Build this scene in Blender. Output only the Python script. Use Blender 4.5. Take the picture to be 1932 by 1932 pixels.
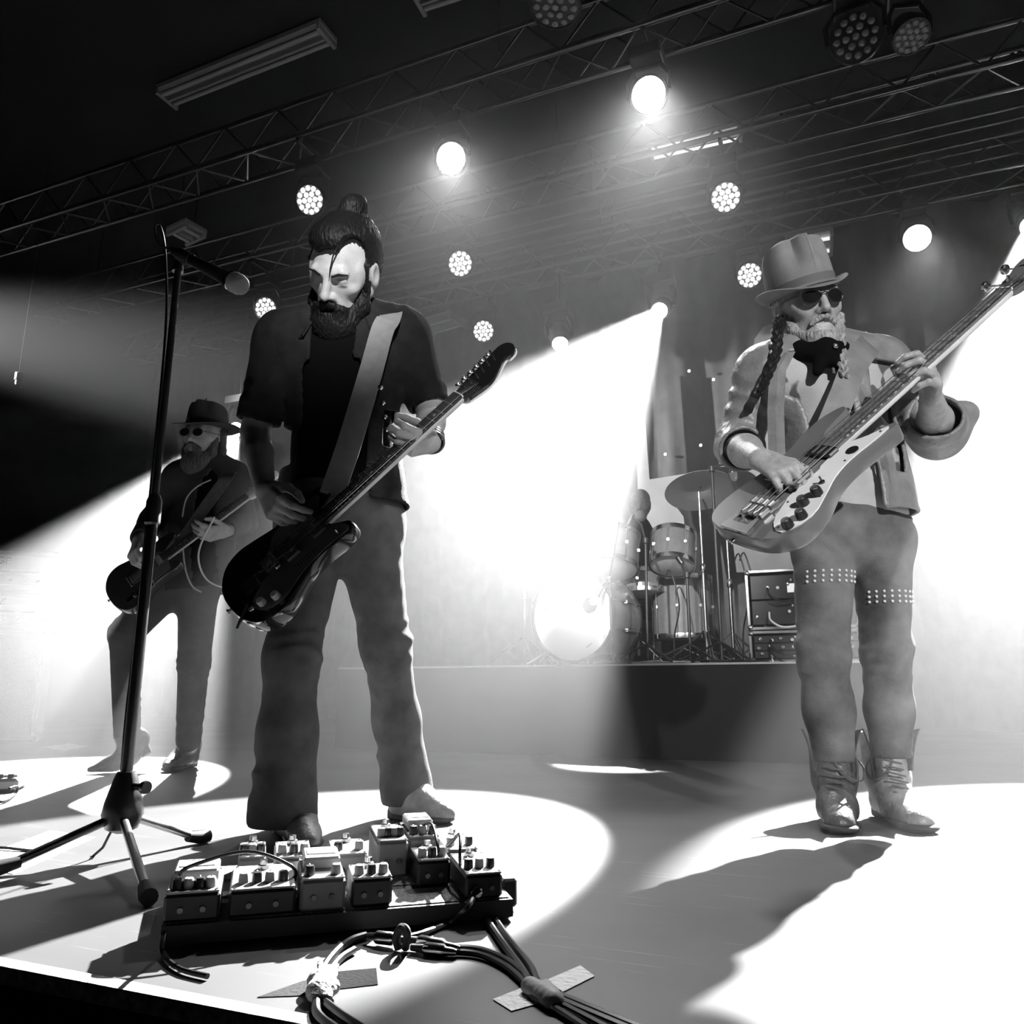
import bpy, bmesh, math, random
import numpy as np
from mathutils import Vector, Matrix, Quaternion

for o in list(bpy.data.objects):
    bpy.data.objects.remove(o)
SC = bpy.context.scene
COL = SC.collection
R = math.radians
random.seed(7)
rng = np.random.default_rng(7)

# ------------------------------------------------------------------ camera
FPX, CAMH, PITCH, STAGE = 1500.0, 0.36, math.atan(339 / 1500.0), R(22.8)
cam = bpy.data.cameras.new('camera')
cam.sensor_fit = 'HORIZONTAL'
cam.sensor_width = 36.0
cam.lens = 36.0 * FPX / 1932.0
cam.clip_start, cam.clip_end = 0.02, 100
cam_o = bpy.data.objects.new('camera', cam)
COL.objects.link(cam_o)
cam_o.location = (0, 0, CAMH)
cam_o.rotation_euler = (math.pi / 2 + PITCH, 0, 0)
SC.camera = cam_o

# ------------------------------------------------------------------ view, world
SC.view_settings.view_transform = 'Standard'
SC.view_settings.look = 'None'
SC.view_settings.exposure = 0.0
SC.view_settings.gamma = 1.0
SC.view_settings.use_curve_mapping = False
cy = SC.cycles
cy.max_bounces = 5
cy.diffuse_bounces = 2
cy.glossy_bounces = 2
cy.transmission_bounces = 4
cy.transparent_max_bounces = 8
cy.volume_bounces = 0
cy.caustics_reflective = False
cy.caustics_refractive = False
cy.sample_clamp_indirect = 3.0
world = bpy.data.worlds.new('dark_hall')
SC.world = world
world.use_nodes = True
world.node_tree.nodes['Background'].inputs[0].default_value = (0.004, 0.004, 0.004, 1)


def ray(x, y):
    c0, c1 = (x - 966) / FPX, (966 - y) / FPX
    return Vector((c0, math.cos(PITCH) - c1 * math.sin(PITCH), math.sin(PITCH) + c1 * math.cos(PITCH)))


def F(x, y, z=0.0):
    """point on the horizontal plane z seen at photo pixel x, y"""
    d = ray(x, y)
    return Vector((0, 0, CAMH)) + d * ((z - CAMH) / d.z)


def P(x, y, Y):
    """point at forward distance Y seen at photo pixel x, y"""
    d = ray(x, y)
    return Vector((0, 0, CAMH)) + d * (Y / d.y)


def S(u, v, z=0.0):
    """stage coordinates (u across the stage, v upstage) to world"""
    return Vector((u * math.cos(STAGE) + v * math.sin(STAGE), -u * math.sin(STAGE) + v * math.cos(STAGE), z))


def UV(q):
    return (q[0] * math.cos(STAGE) - q[1] * math.sin(STAGE), q[0] * math.sin(STAGE) + q[1] * math.cos(STAGE))


def PV(x, y, v):
    """point in the upstage plane v seen at photo pixel x, y"""
    d = ray(x, y)
    w = d.x * math.sin(STAGE) + d.y * math.cos(STAGE)
    return Vector((0, 0, CAMH)) + d * (v / w)


# ------------------------------------------------------------------ stage lights
def spot(name, loc, aim, watts, angle, blend=0.1, size=0.05, parent=None):
    l = bpy.data.lights.new(name, 'SPOT')
    l.energy = watts
    l.spot_size = R(angle)
    l.spot_blend = blend
    l.shadow_soft_size = size
    o = bpy.data.objects.new(name, l)
    COL.objects.link(o)
    o.location = loc
    o.rotation_euler = (Vector(aim) - Vector(loc)).to_track_quat('-Z', 'Y').to_euler()
    return o


HAZE = 0.04
# name, position, aim, watts, cone angle, blend
BEAMS = [
    ('beam_lamp', P(1243, 588, 6.75), (-0.64, 2.0, 0), 30000, 15, 0.10),     # over the drums, onto the singer
    ('beam_lamp', P(1057, 652, 6.95), P(1135, 1250, 4.6), 16000, 8, 0.4),     # slim one beside it
    ('beam_lamp', P(1945, 428, 5.8), (1.8, 2.0, 0), 30000, 22, 0.08),        # stage side, onto the bassist
    ('beam_lamp', P(445, 812, 7.75), (-2.1, 3.5, 0), 22000, 18.4, 0.08),     # behind the far guitarist
]
for nm, lo, ai, w, an, bl in BEAMS:
    spot(nm, lo, ai, w, an, bl)
for (x, y), w, fl, an in (((853, 300), 420, (900, 1850), 34), ((1225, 180), 650, (1150, 1760), 34), ((1730, 450), 120, (1800, 1500), 50)):
    q = F(x, y, 4.0) + Vector((0, -.12, -.1))
    spot('wash_lamp', q, F(*fl), w, an, 1.0, .12)
spot('side_lamp', P(-640, 515, 6.1), P(560, 735, 7.2), 10500, 22, 1.0, .1)
# front-of-house key lamps, above the audience; the last one is an added drum light
spot('front_lamp', S(5.5, -6.5, 4.6), P(1570, 900, 2.15), 10500, 13, 0.5, .15)
spot('front_lamp', S(5.0, -6.5, 4.4), P(655, 540, 2.1), 9500, 3.0, 0.8, .15)
spot('front_lamp', S(-1.5, -6.5, 4.6), PV(1255, 1045, 5.2), 9500, 8.5, 0.8, .12)  # added lamp to brighten the drum kit from the front
# ------------------------------------------------------------------ materials
def mat(name, grey, rough=0.6, metal=0.0, var=0.0, scale=30.0, bump=0.0, bscale=None, coat=0.0, spec=0.5, stretch=None, emit=0.0):
    m = bpy.data.materials.get(name)
    if m:
        return m
    m = bpy.data.materials.new(name)
    m.use_nodes = True
    nt = m.node_tree
    b = nt.nodes['Principled BSDF']
    b.inputs['Base Color'].default_value = (grey, grey, grey, 1)
    b.inputs['Roughness'].default_value = rough
    b.inputs['Metallic'].default_value = metal
    b.inputs['Specular IOR Level'].default_value = spec
    if coat:
        b.inputs['Coat Weight'].default_value = coat
    if emit:
        b.inputs['Emission Color'].default_value = (1, 1, 1, 1)
        b.inputs['Emission Strength'].default_value = emit
    if var or bump:
        tc = nt.nodes.new('ShaderNodeTexCoord')
        src = tc.outputs['Object']
        if stretch:
            mp = nt.nodes.new('ShaderNodeMapping')
            mp.inputs['Scale'].default_value = stretch
            nt.links.new(src, mp.inputs[0])
            src = mp.outputs[0]
        if var:
            n = nt.nodes.new('ShaderNodeTexNoise')
            n.inputs['Scale'].default_value = scale
            n.inputs['Detail'].default_value = 5
            nt.links.new(src, n.inputs['Vector'])
            mr = nt.nodes.new('ShaderNodeMapRange')
            mr.inputs[1].default_value, mr.inputs[2].default_value = 0.3, 0.7
            mr.inputs[3].default_value, mr.inputs[4].default_value = grey * (1 - var), min(1, grey * (1 + var))
            nt.links.new(n.outputs['Fac'], mr.inputs[0])
            cc = nt.nodes.new('ShaderNodeCombineColor')
            for i in range(3):
                nt.links.new(mr.outputs[0], cc.inputs[i])
            nt.links.new(cc.outputs[0], b.inputs['Base Color'])
        if bump:
            n2 = nt.nodes.new('ShaderNodeTexNoise')
            n2.inputs['Scale'].default_value = bscale or scale * 3
            n2.inputs['Detail'].default_value = 3
            nt.links.new(src, n2.inputs['Vector'])
            bp = nt.nodes.new('ShaderNodeBump')
            bp.inputs['Strength'].default_value = bump
            bp.inputs['Distance'].default_value = 0.01
            nt.links.new(n2.outputs['Fac'], bp.inputs['Height'])
            nt.links.new(bp.outputs[0], b.inputs['Normal'])
    return m


def emit_mat(name, strength):
    m = bpy.data.materials.get(name)
    if m:
        return m
    m = bpy.data.materials.new(name)
    m.use_nodes = True
    nt = m.node_tree
    nt.nodes.remove(nt.nodes['Principled BSDF'])
    e = nt.nodes.new('ShaderNodeEmission')
    e.inputs[1].default_value = strength
    nt.links.new(e.outputs[0], nt.nodes['Material Output'].inputs[0])
    m.cycles.emission_sampling = 'NONE'
    return m


# ------------------------------------------------------------------ mesh building
def basis(d):
    d = Vector(d).normalized()
    a = Vector((0, 0, 1)) if abs(d.z) < 0.9 else Vector((1, 0, 0))
    x = a.cross(d).normalized()
    return x, d.cross(x), d


class MB:
    """collects shapes of ONE part"""

    def __init__(self):
        self.v, self.f = [], []

    def add(self, vs, fs):
        n = len(self.v)
        self.v += [tuple(q) for q in vs]
        self.f += [tuple(i + n for i in f) for f in fs]
        return self

    def box(self, c, s, rot=None, bev=0.0):
        c = Vector(c)
        h = [t / 2 for t in s]
        M = rot if rot is not None else Matrix.Identity(3)
        if bev <= 0 or min(h) <= bev * 1.01:
            vs = [c + M @ Vector((x * h[0], y * h[1], z * h[2])) for z in (-1, 1) for x, y in ((-1, -1), (1, -1), (1, 1), (-1, 1))]
            return self.add(vs, [(3, 2, 1, 0), (4, 5, 6, 7), (0, 1, 5, 4), (1, 2, 6, 5), (2, 3, 7, 6), (3, 0, 4, 7)])
        b = bev
        vs, fs, idx = [], [], {}
        for sx in (-1, 1):
            for sy in (-1, 1):
                for sz in (-1, 1):
                    for ax in range(3):
                        q = [sx * (h[0] - b), sy * (h[1] - b), sz * (h[2] - b)]
                        q[ax] = (sx, sy, sz)[ax] * h[ax]
                        idx[(sx, sy, sz, ax)] = len(vs)
                        vs.append(c + M @ Vector(q))
        def k(s, ax): return idx[(s[0], s[1], s[2], ax)]
        for ax in range(3):
            o1, o2 = (ax + 1) % 3, (ax + 2) % 3
            for sg in (-1, 1):
                ring = []
                for a1, a2 in ((-1, -1), (1, -1), (1, 1), (-1, 1)):
                    s = [0, 0, 0]
                    s[ax], s[o1], s[o2] = sg, a1, a2
                    ring.append(k(s, ax))
                fs.append(tuple(ring if sg > 0 else ring[::-1]))
                for s2 in (-1, 1):       # edges between face ax and face o1
                    q = []
                    for a2 in (-1, 1):
                        s = [0, 0, 0]
                        s[ax], s[o1], s[o2] = sg, s2, a2
                        q.append((k(s, ax), k(s, o1)))
                    e = (q[0][0], q[0][1], q[1][1], q[1][0])
                    fs.append(e if sg * s2 < 0 else e[::-1])
        for sx in (-1, 1):
            for sy in (-1, 1):
                for sz in (-1, 1):
                    t = [k((sx, sy, sz), i) for i in range(3)]
                    fs.append(tuple(t if sx * sy * sz > 0 else t[::-1]))
        return self.add(vs, fs)

    def cyl(self, a, b, r0, r1=None, n=12, caps=True):
        a, b = Vector(a), Vector(b)
        r1 = r0 if r1 is None else r1
        x, y, _ = basis(b - a)
        vs = []
        for c, r in ((a, r0), (b, r1)):
            vs += [c + (x * math.cos(2 * math.pi * i / n) + y * math.sin(2 * math.pi * i / n)) * r for i in range(n)]
        fs = [(i, (i + 1) % n, n + (i + 1) % n, n + i) for i in range(n)]
        if caps:
            fs += [tuple(range(n - 1, -1, -1)), tuple(range(n, 2 * n))]
        return self.add(vs, fs)

    def lathe(self, c, axis, prof, n=24, close=True):
        """prof: (radius, height along axis)"""
        c = Vector(c)
        x, y, z = basis(axis)
        vs, fs = [], []
        for r, h in prof:
            vs += [c + z * h + (x * math.cos(2 * math.pi * i / n) + y * math.sin(2 * math.pi * i / n)) * max(r, 1e-4) for i in range(n)]
        for j in range(len(prof) - 1):
            fs += [(j * n + i, j * n + (i + 1) % n, (j + 1) * n + (i + 1) % n, (j + 1) * n + i) for i in range(n)]
        if close:
            fs += [tuple(range(n - 1, -1, -1)), tuple((len(prof) - 1) * n + i for i in range(n))]
        return self.add(vs, fs)

    def tube(self, pts, r, n=8, caps=True):
        pts = [Vector(q) for q in pts]
        rs = r if isinstance(r, (list, tuple)) else [r] * len(pts)
        vs, fs, x = [], [], None
        for i, q in enumerate(pts):
            t = (pts[min(i + 1, len(pts) - 1)] - pts[max(i - 1, 0)]).normalized()
            if x is None:
                x, y, _ = basis(t)
            else:
                x = (x - t * x.dot(t)).normalized()
                y = t.cross(x)
            vs += [q + (x * math.cos(2 * math.pi * k / n) + y * math.sin(2 * math.pi * k / n)) * rs[i] for k in range(n)]
        for j in range(len(pts) - 1):
            fs += [(j * n + k, j * n + (k + 1) % n, (j + 1) * n + (k + 1) % n, (j + 1) * n + k) for k in range(n)]
        if caps:
            fs += [tuple(range(n - 1, -1, -1)), tuple((len(pts) - 1) * n + k for k in range(n))]
        return self.add(vs, fs)

    def prism(self, outline, z0, z1, M=None, bev=0.0):
        """outline: ccw 2-D loop; extruded along z, M a 4x4 placing it"""
        M = M or Matrix.Identity(4)
        n = len(outline)
        loops = [(0, z0), (0, z1)]
        if bev > 0:
            loops = [(bev, z0), (0, z0 + bev), (0, z1 - bev), (bev, z1)]
        ins = inset(outline, bev) if bev > 0 else outline
        vs = []
        for b, z in loops:
            src = ins if b > 0 else outline
            vs += [M @ Vector((q[0], q[1], z)) for q in src]
        fs = []
        for j in range(len(loops) - 1):
            fs += [(j * n + i, j * n + (i + 1) % n, (j + 1) * n + (i + 1) % n, (j + 1) * n + i) for i in range(n)]
        fs += [tuple(range(n - 1, -1, -1)), tuple((len(loops) - 1) * n + i for i in range(n))]
        return self.add(vs, fs)

    def sphere(self, c, r, n=12, m=8, sc=(1, 1, 1), rot=None):
        c = Vector(c)
        rot = rot or Matrix.Identity(3)
        vs = [c + rot @ Vector((0, 0, -r * sc[2]))]
        for j in range(1, m):
            t = -math.pi / 2 + math.pi * j / m
            vs += [c + rot @ Vector((r * sc[0] * math.cos(t) * math.cos(2 * math.pi * i / n), r * sc[1] * math.cos(t) * math.sin(2 * math.pi * i / n), r * sc[2] * math.sin(t))) for i in range(n)]
        vs.append(c + rot @ Vector((0, 0, r * sc[2])))
        fs = [(0, 1 + (i + 1) % n, 1 + i) for i in range(n)]
        for j in range(m - 2):
            fs += [(1 + j * n + i, 1 + j * n + (i + 1) % n, 1 + (j + 1) * n + (i + 1) % n, 1 + (j + 1) * n + i) for i in range(n)]
        b, L = 1 + (m - 2) * n, len(vs) - 1
        fs += [(b + i, b + (i + 1) % n, L) for i in range(n)]
        return self.add(vs, fs)

    def sheet(self, grid, thick=0.0):
        """grid[j][i] of points -> a surface, given thickness along its normals"""
        h, w = len(grid), len(grid[0])
        G = np.array([[tuple(q) for q in row] for row in grid], float)
        quads = [(j * w + i, j * w + i + 1, (j + 1) * w + i + 1, (j + 1) * w + i) for j in range(h - 1) for i in range(w - 1)]
        if thick <= 0:
            return self.add(G.reshape(-1, 3).tolist(), quads)
        du = np.gradient(G, axis=1)
        dv = np.gradient(G, axis=0)
        N = np.cross(du, dv)
        N /= np.linalg.norm(N, axis=2, keepdims=True) + 1e-9
        A, B = (G + N * thick / 2).reshape(-1, 3), (G - N * thick / 2).reshape(-1, 3)
        k = h * w
        rim = [i for i in range(w)] + [j * w + w - 1 for j in range(1, h)] + [(h - 1) * w + i for i in range(w - 2, -1, -1)] + [j * w for j in range(h - 2, 0, -1)]
        fs = quads + [tuple(k + i for i in q[::-1]) for q in quads]
        fs += [(rim[i], rim[i - 1], k + rim[i - 1], k + rim[i]) for i in range(len(rim))]
        return self.add(A.tolist() + B.tolist(), fs)

    def mesh(self, name):
        me = bpy.data.meshes.new(name)
        me.from_pydata(self.v, [], self.f)
        me.update()
        return me

    def build(self, name, m, parent=None, smooth=False, offset=None):
        """offset: built in world coordinates, moved to the parent's frame"""
        if offset is not None:
            o0 = Vector(offset)
            self.v = [tuple(Vector(q) - o0) for q in self.v]
        me = self.mesh(name)
        return link(name, me, m, parent, smooth)


def link(name, me, m, parent=None, smooth=False):
    o = bpy.data.objects.new(name, me)
    COL.objects.link(o)
    if m is not None and not me.materials:
        me.materials.append(m)
    if parent is not None:
        o.parent = parent
    if smooth:
        me.shade_smooth()
        if smooth != 'all':
            try:
                me.set_sharp_from_angle(angle=R(40))
            except Exception:
                pass
    return o


def inset(pts, d):
    n, out = len(pts), []
    for i in range(n):
        p0, p1, p2 = Vector(pts[i - 1]).to_2d(), Vector(pts[i]).to_2d(), Vector(pts[(i + 1) % n]).to_2d()
        n1, n2 = (p1 - p0).orthogonal().normalized(), (p2 - p1).orthogonal().normalized()
        b = (n1 + n2)
        b = b / max(b.length_squared, 0.5) * 2 if b.length > 1e-6 else n1
        out.append(tuple(p1 + b * (d / 1.0) * 0.5))
    # orthogonal() points left of the edge for a ccw loop, i.e. inward
    return out


def smooth_loop(pts, k=4, closed=True):
    """Catmull-Rom through 2-D or 3-D points"""
    n, out = len(pts), []
    q = [np.array(p, float) for p in pts]
    for i in range(n if closed else n - 1):
        p0, p1, p2, p3 = (q[(i - 1) % n], q[i], q[(i + 1) % n], q[(i + 2) % n]) if closed else (q[max(i - 1, 0)], q[i], q[i + 1], q[min(i + 2, n - 1)])
        for s in range(k):
            t = s / k
            out.append(tuple(0.5 * (2 * p1 + (p2 - p0) * t + (2 * p0 - 5 * p1 + 4 * p2 - p3) * t * t + (3 * p1 - p0 - 3 * p2 + p3) * t ** 3)))
    if not closed:
        out.append(tuple(q[-1]))
    return out


def tag(o, label=None, cat=None, group=None, kind=None):
    for k, v in (('label', label), ('category', cat), ('group', group), ('kind', kind)):
        if v:
            o[k] = v
    return o


def thing(name, label, cat, loc=(0, 0, 0), rot=None, group=None):
    o = bpy.data.objects.new(name, None)
    COL.objects.link(o)
    o.empty_display_size = 0.1
    o.location = loc
    if rot is not None:
        o.rotation_euler = rot if not isinstance(rot, (int, float)) else (0, 0, rot)
    return tag(o, label, cat, group)


def copy_tree(o, parent=None):
    c = o.copy()
    COL.objects.link(c)
    c.parent = parent
    for ch in list(o.children):
        copy_tree(ch, c)
    return c


def frame(origin, xdir, zhint):
    """4x4: x along xdir, z near zhint"""
    x = Vector(xdir).normalized()
    z = Vector(zhint)
    z = (z - x * z.dot(x)).normalized()
    y = z.cross(x)
    M = Matrix((x, y, z)).transposed().to_4x4()
    M.translation = Vector(origin)
    return M


M_BLACK = mat('black_paint', 0.02, 0.45)
M_MATT = mat('matt_black', 0.012, 0.8, spec=0.15)
M_METAL = mat('chrome', 0.75, 0.18, 1.0)
M_STEEL = mat('dark_steel', 0.12, 0.35, 1.0)
M_ALU = mat('aluminium_tube', 0.6, 0.32, 1.0)
M_RUBBER = mat('black_rubber', 0.015, 0.7)
M_PLASTIC = mat('black_plastic', 0.02, 0.35)
M_WHITE = mat('white_plastic', 0.8, 0.4)
M_CABLE = mat('cable_jacket', 0.015, 0.3)
M_PAPER = mat('white_paper', 0.85, 0.8)
M_LED = emit_mat('led_cell_lit', 12.0)
M_GLOW = emit_mat('lamp_lens_lit', 60.0)
STG = -STAGE  # rotation about z of everything squared up with the stage

# ------------------------------------------------------------------ setting
def floor_mat():
    m = bpy.data.materials.new('stage_floor_vinyl')
    m.use_nodes = True
    nt = m.node_tree
    b = nt.nodes['Principled BSDF']
    tc = nt.nodes.new('ShaderNodeTexCoord')
    n1 = nt.nodes.new('ShaderNodeTexNoise')
    n1.inputs['Scale'].default_value = 1.6
    n1.inputs['Detail'].default_value = 8
    nt.links.new(tc.outputs['Object'], n1.inputs['Vector'])
    mr = nt.nodes.new('ShaderNodeMapRange')
    mr.inputs[1].default_value, mr.inputs[2].default_value = 0.3, 0.7
    mr.inputs[3].default_value, mr.inputs[4].default_value = 0.055, 0.10
    nt.links.new(n1.outputs['Fac'], mr.inputs[0])
    last = mr.outputs[0]
    for ang, sc_ in ((0.5, 1.0), (-0.35, 1.3), (1.2, 0.8)):      # pale scuffs and scratches
        mp = nt.nodes.new('ShaderNodeMapping')
        mp.inputs['Rotation'].default_value = (0, 0, ang)
        mp.inputs['Scale'].default_value = (2.2 * sc_, 90 * sc_, 1)
        nt.links.new(tc.outputs['Object'], mp.inputs[0])
        n2 = nt.nodes.new('ShaderNodeTexNoise')
        n2.inputs['Scale'].default_value = 1.5
        n2.inputs['Detail'].default_value = 2
        nt.links.new(mp.outputs[0], n2.inputs['Vector'])
        gt = nt.nodes.new('ShaderNodeMapRange')
        gt.inputs[1].default_value, gt.inputs[2].default_value = 0.70, 0.76
        gt.inputs[4].default_value = 0.15
        nt.links.new(n2.outputs['Fac'], gt.inputs[0])
        ad = nt.nodes.new('ShaderNodeMath')
        ad.operation = 'ADD'
        nt.links.new(last, ad.inputs[0])
        nt.links.new(gt.outputs[0], ad.inputs[1])
        last = ad.outputs[0]
    cc = nt.nodes.new('ShaderNodeCombineColor')
    for i in range(3):
        nt.links.new(last, cc.inputs[i])
    nt.links.new(cc.outputs[0], b.inputs['Base Color'])
    b.inputs['Roughness'].default_value = 0.5
    b.inputs['Specular IOR Level'].default_value = 0.35
    return m


M_FLOOR = floor_mat()
M_DARK = mat('black_drape', 0.02, 0.9)
EDGE = 0.83          # v of the stage front edge
BACK = 8.6


def sbox(name, u0, u1, v0, v1, z0, z1, m, kind='structure', bev=0.0, parent=None):
    o = MB().box(((u0 + u1) / 2, (v0 + v1) / 2, (z0 + z1) / 2), (u1 - u0, v1 - v0, z1 - z0), None, bev).build(name, m, parent)
    if parent is None:
        o.rotation_euler = (0, 0, STG)
        if kind:
            o['kind'] = kind
    return o


sbox('floor', -9.5, 5.5, EDGE + 0.01, BACK + .4, -0.12, 0, M_FLOOR)
sbox('trim_1', -9.5, 5.5, EDGE - 0.015, EDGE + 0.01, -0.02, 0.002, mat('worn_white_edge', 0.45, 0.7, var=0.6, scale=70))
sbox('wall_front', -9.5, 5.5, EDGE - 0.012, EDGE + 0.01, -1.2, -0.021, M_MATT)
sbox('wall_left', -9.7, -9.5, -9, BACK + .4, -1.2, 5.3, M_DARK)
sbox('wall_right', 5.5, 5.7, -9, BACK + .4, -1.2, 5.3, M_DARK)
sbox('wall_back', -9.5, 5.5, BACK + .4, BACK + .6, -1.2, 5.3, M_DARK)
sbox('ceiling', -9.7, 5.7, -9, BACK + .6, 5.3, 5.5, M_DARK)
sbox('floor_pit', -9.5, 5.5, -9, EDGE - .012, -1.3, -1.2, M_MATT)
# ------------------------------------------------------------------ soft bodies (smooth fields meshed into one surface)
import openvdb as vdb


class Vox:
    def __init__(self, lo, hi, h):
        self.h = h
        self.lo = np.array(lo, np.float32)
        n = np.ceil((np.array(hi) - self.lo) / h).astype(int) + 1
        self.ax = [self.lo[i] + h * np.arange(n[i], dtype=np.float32) for i in range(3)]
        self.D = np.full(n, 1.0, np.float32)

    def win(self, lo, hi, pad):
        s, c = [], []
        for i in range(3):
            a = int(max(0, math.floor((lo[i] - pad - self.lo[i]) / self.h)))
            b = int(min(len(self.ax[i]), math.ceil((hi[i] + pad - self.lo[i]) / self.h) + 1))
            if b <= a:
                return None, None
            s.append(slice(a, b))
            sh = [1, 1, 1]
            sh[i] = -1
            c.append(self.ax[i][a:b].reshape(sh))
        return tuple(s), c

    def comb(self, s, d, k, op):
        A = self.D[s]
        if op == 'sub':
            d = -d
            if k > 0:
                h = np.maximum(k - np.abs(A - d), 0) / k
                self.D[s] = np.maximum(A, d) + h * h * k * .25
            else:
                self.D[s] = np.maximum(A, d)
        else:
            if k > 0:
                h = np.maximum(k - np.abs(A - d), 0) / k
                self.D[s] = np.minimum(A, d) - h * h * k * .25
            else:
                self.D[s] = np.minimum(A, d)

    def cone(self, a, b, r0, r1=None, k=0.02, op='add', flat=None):
        """round tapered limb from a to b; flat = (direction, factor) thins it along a direction"""
        r1 = r0 if r1 is None else r1
        a, b = np.array(a, np.float32), np.array(b, np.float32)
        R_ = max(r0, r1)
        if flat is not None and flat[1] < 1:
            R_ = R_ / flat[1]
        s, c = self.win(np.minimum(a, b), np.maximum(a, b), R_ + k + 3 * self.h)
        if s is None:
            return self
        p = [c[i] - a[i] for i in range(3)]
        ba = b - a
        if flat is not None:
            n = np.array(flat[0], np.float32)
            n = n / np.linalg.norm(n)
            e = (flat[1] - 1) * (p[0] * n[0] + p[1] * n[1] + p[2] * n[2])
            p = [p[i] + n[i] * e for i in range(3)]
            ba = ba + n * (flat[1] - 1) * float(ba @ n)
        L = float(ba @ ba) + 1e-9
        t = np.clip((p[0] * ba[0] + p[1] * ba[1] + p[2] * ba[2]) / L, 0, 1)
        d = np.sqrt((p[0] - ba[0] * t) ** 2 + (p[1] - ba[1] * t) ** 2 + (p[2] - ba[2] * t) ** 2) - (r0 + (r1 - r0) * t)
        self.comb(s, d.astype(np.float32), k, op)
        return self

    def chain(self, pts, rs, k=0.015, op='add', flat=None):
        for i in range(len(pts) - 1):
            self.cone(pts[i], pts[i + 1], rs[i], rs[i + 1], k, op, flat)
        return self

    def ell(self, c0, r, rot=None, k=0.02, op='add'):
        """ellipsoid; rot = 3x3 whose columns are its axes"""
        rm = max(r)
        c0 = np.array(c0, np.float32)
        s, c = self.win(c0, c0, rm + k + 3 * self.h)
        if s is None:
            return self
        p = [c[i] - c0[i] for i in range(3)]
        if rot is not None:
            A = np.array(rot, np.float32)
            p = [p[0] * A[0, i] + p[1] * A[1, i] + p[2] * A[2, i] for i in range(3)]
        k0 = np.sqrt((p[0] / r[0]) ** 2 + (p[1] / r[1]) ** 2 + (p[2] / r[2]) ** 2)
        k1 = np.sqrt((p[0] / r[0] ** 2) ** 2 + (p[1] / r[1] ** 2) ** 2 + (p[2] / r[2] ** 2) ** 2) + 1e-6
        self.comb(s, (k0 * (k0 - 1) / k1).astype(np.float32), k, op)
        return self

    def box(self, c0, hs, rot=None, rad=0.01, k=0.01, op='add'):
        c0 = np.array(c0, np.float32)
        s, c = self.win(c0, c0, float(np.linalg.norm(hs)) + rad + k + 3 * self.h)
        if s is None:
            return self
        p = [c[i] - c0[i] for i in range(3)]
        if rot is not None:
            A = np.array(rot, np.float32)
            p = [p[0] * A[0, i] + p[1] * A[1, i] + p[2] * A[2, i] for i in range(3)]
        q = [np.abs(p[i]) - (hs[i] - rad) for i in range(3)]
        d = np.sqrt(np.maximum(q[0], 0) ** 2 + np.maximum(q[1], 0) ** 2 + np.maximum(q[2], 0) ** 2) + np.minimum(np.maximum(q[0], np.maximum(q[1], q[2])), 0) - rad
        self.comb(s, d.astype(np.float32), k, op)
        return self

    def cut(self, q, n, k=0.004, near=None):
        """keep the side the normal points away from; near = (centre, radius) limits it"""
        q = np.array(q, np.float32)
        n = np.array(n, np.float32)
        n = n / np.linalg.norm(n)
        if near:
            c0 = np.array(near[0])
            s, c = self.win(c0, c0, near[1])
        else:
            s, c = self.win(self.lo, self.lo + self.h * np.array(self.D.shape), 0)
        if s is None:
            return self
        d = (c[0] - q[0]) * n[0] + (c[1] - q[1]) * n[1] + (c[2] - q[2]) * n[2]
        A = self.D[s]
        h = np.maximum(k - np.abs(A - d), 0) / k
        self.D[s] = np.maximum(A, d) + h * h * k * .25
        return self

    def folds(self, c0, rad, d, wave, amp, seed=0.0, ridge=True):
        """cloth folds: ripples across direction d around c0"""
        c0 = np.array(c0, np.float32)
        s, c = self.win(c0, c0, rad)
        if s is None:
            return self
        p = [c[i] - c0[i] for i in range(3)]
        d = np.array(d, np.float32)
        d = d / np.linalg.norm(d)
        w = np.clip(1 - np.sqrt(p[0] ** 2 + p[1] ** 2 + p[2] ** 2) / rad, 0, 1)
        w = w * w * (3 - 2 * w)
        u = (p[0] * d[0] + p[1] * d[1] + p[2] * d[2]) * (2 * math.pi / wave)
        u = u + 1.3 * np.sin(p[0] * 23 + seed * 3.1) + 1.1 * np.sin(p[2] * 19 + p[1] * 27 + seed) + 0.8 * np.sin(p[0] * 41 - p[2] * 33 + seed * 1.7)
        f = (1 - 2 * np.abs(np.sin(u * .5))) if ridge else np.sin(u)
        f = f * np.clip(.35 + .8 * np.sin(p[0] * 17 + p[2] * 9 + seed * 2.3) * np.sin(p[2] * 15 - p[1] * 21 + seed), 0, 1)
        self.D[s] += (-amp * w * f).astype(np.float32)
        return self

    def noise(self, amp, wave, stretch=(1, 1, 1), seed=0.0):
        """fine strands or crumple over everything built so far"""
        s, c = self.win(self.lo, self.lo + self.h * np.array(self.D.shape), 0)
        k = 2 * math.pi / wave
        x, y, z = c[0] * k * stretch[0], c[1] * k * stretch[1], c[2] * k * stretch[2]
        f = np.sin(x + 1.7 * np.sin(z * .6 + seed) + seed) * np.sin(y * 1.13 + 1.3 * np.sin(x * .7 + seed)) + .6 * np.sin(x * 1.9 + y * 2.1 + 2 * np.sin(z + seed))
        self.D += (amp * f).astype(np.float32)
        return self

    def shell(self, t):
        """hollow the solid, leaving a skin of thickness t inside its surface"""
        self.D = np.maximum(self.D, -(self.D + t))
        return self

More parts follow.
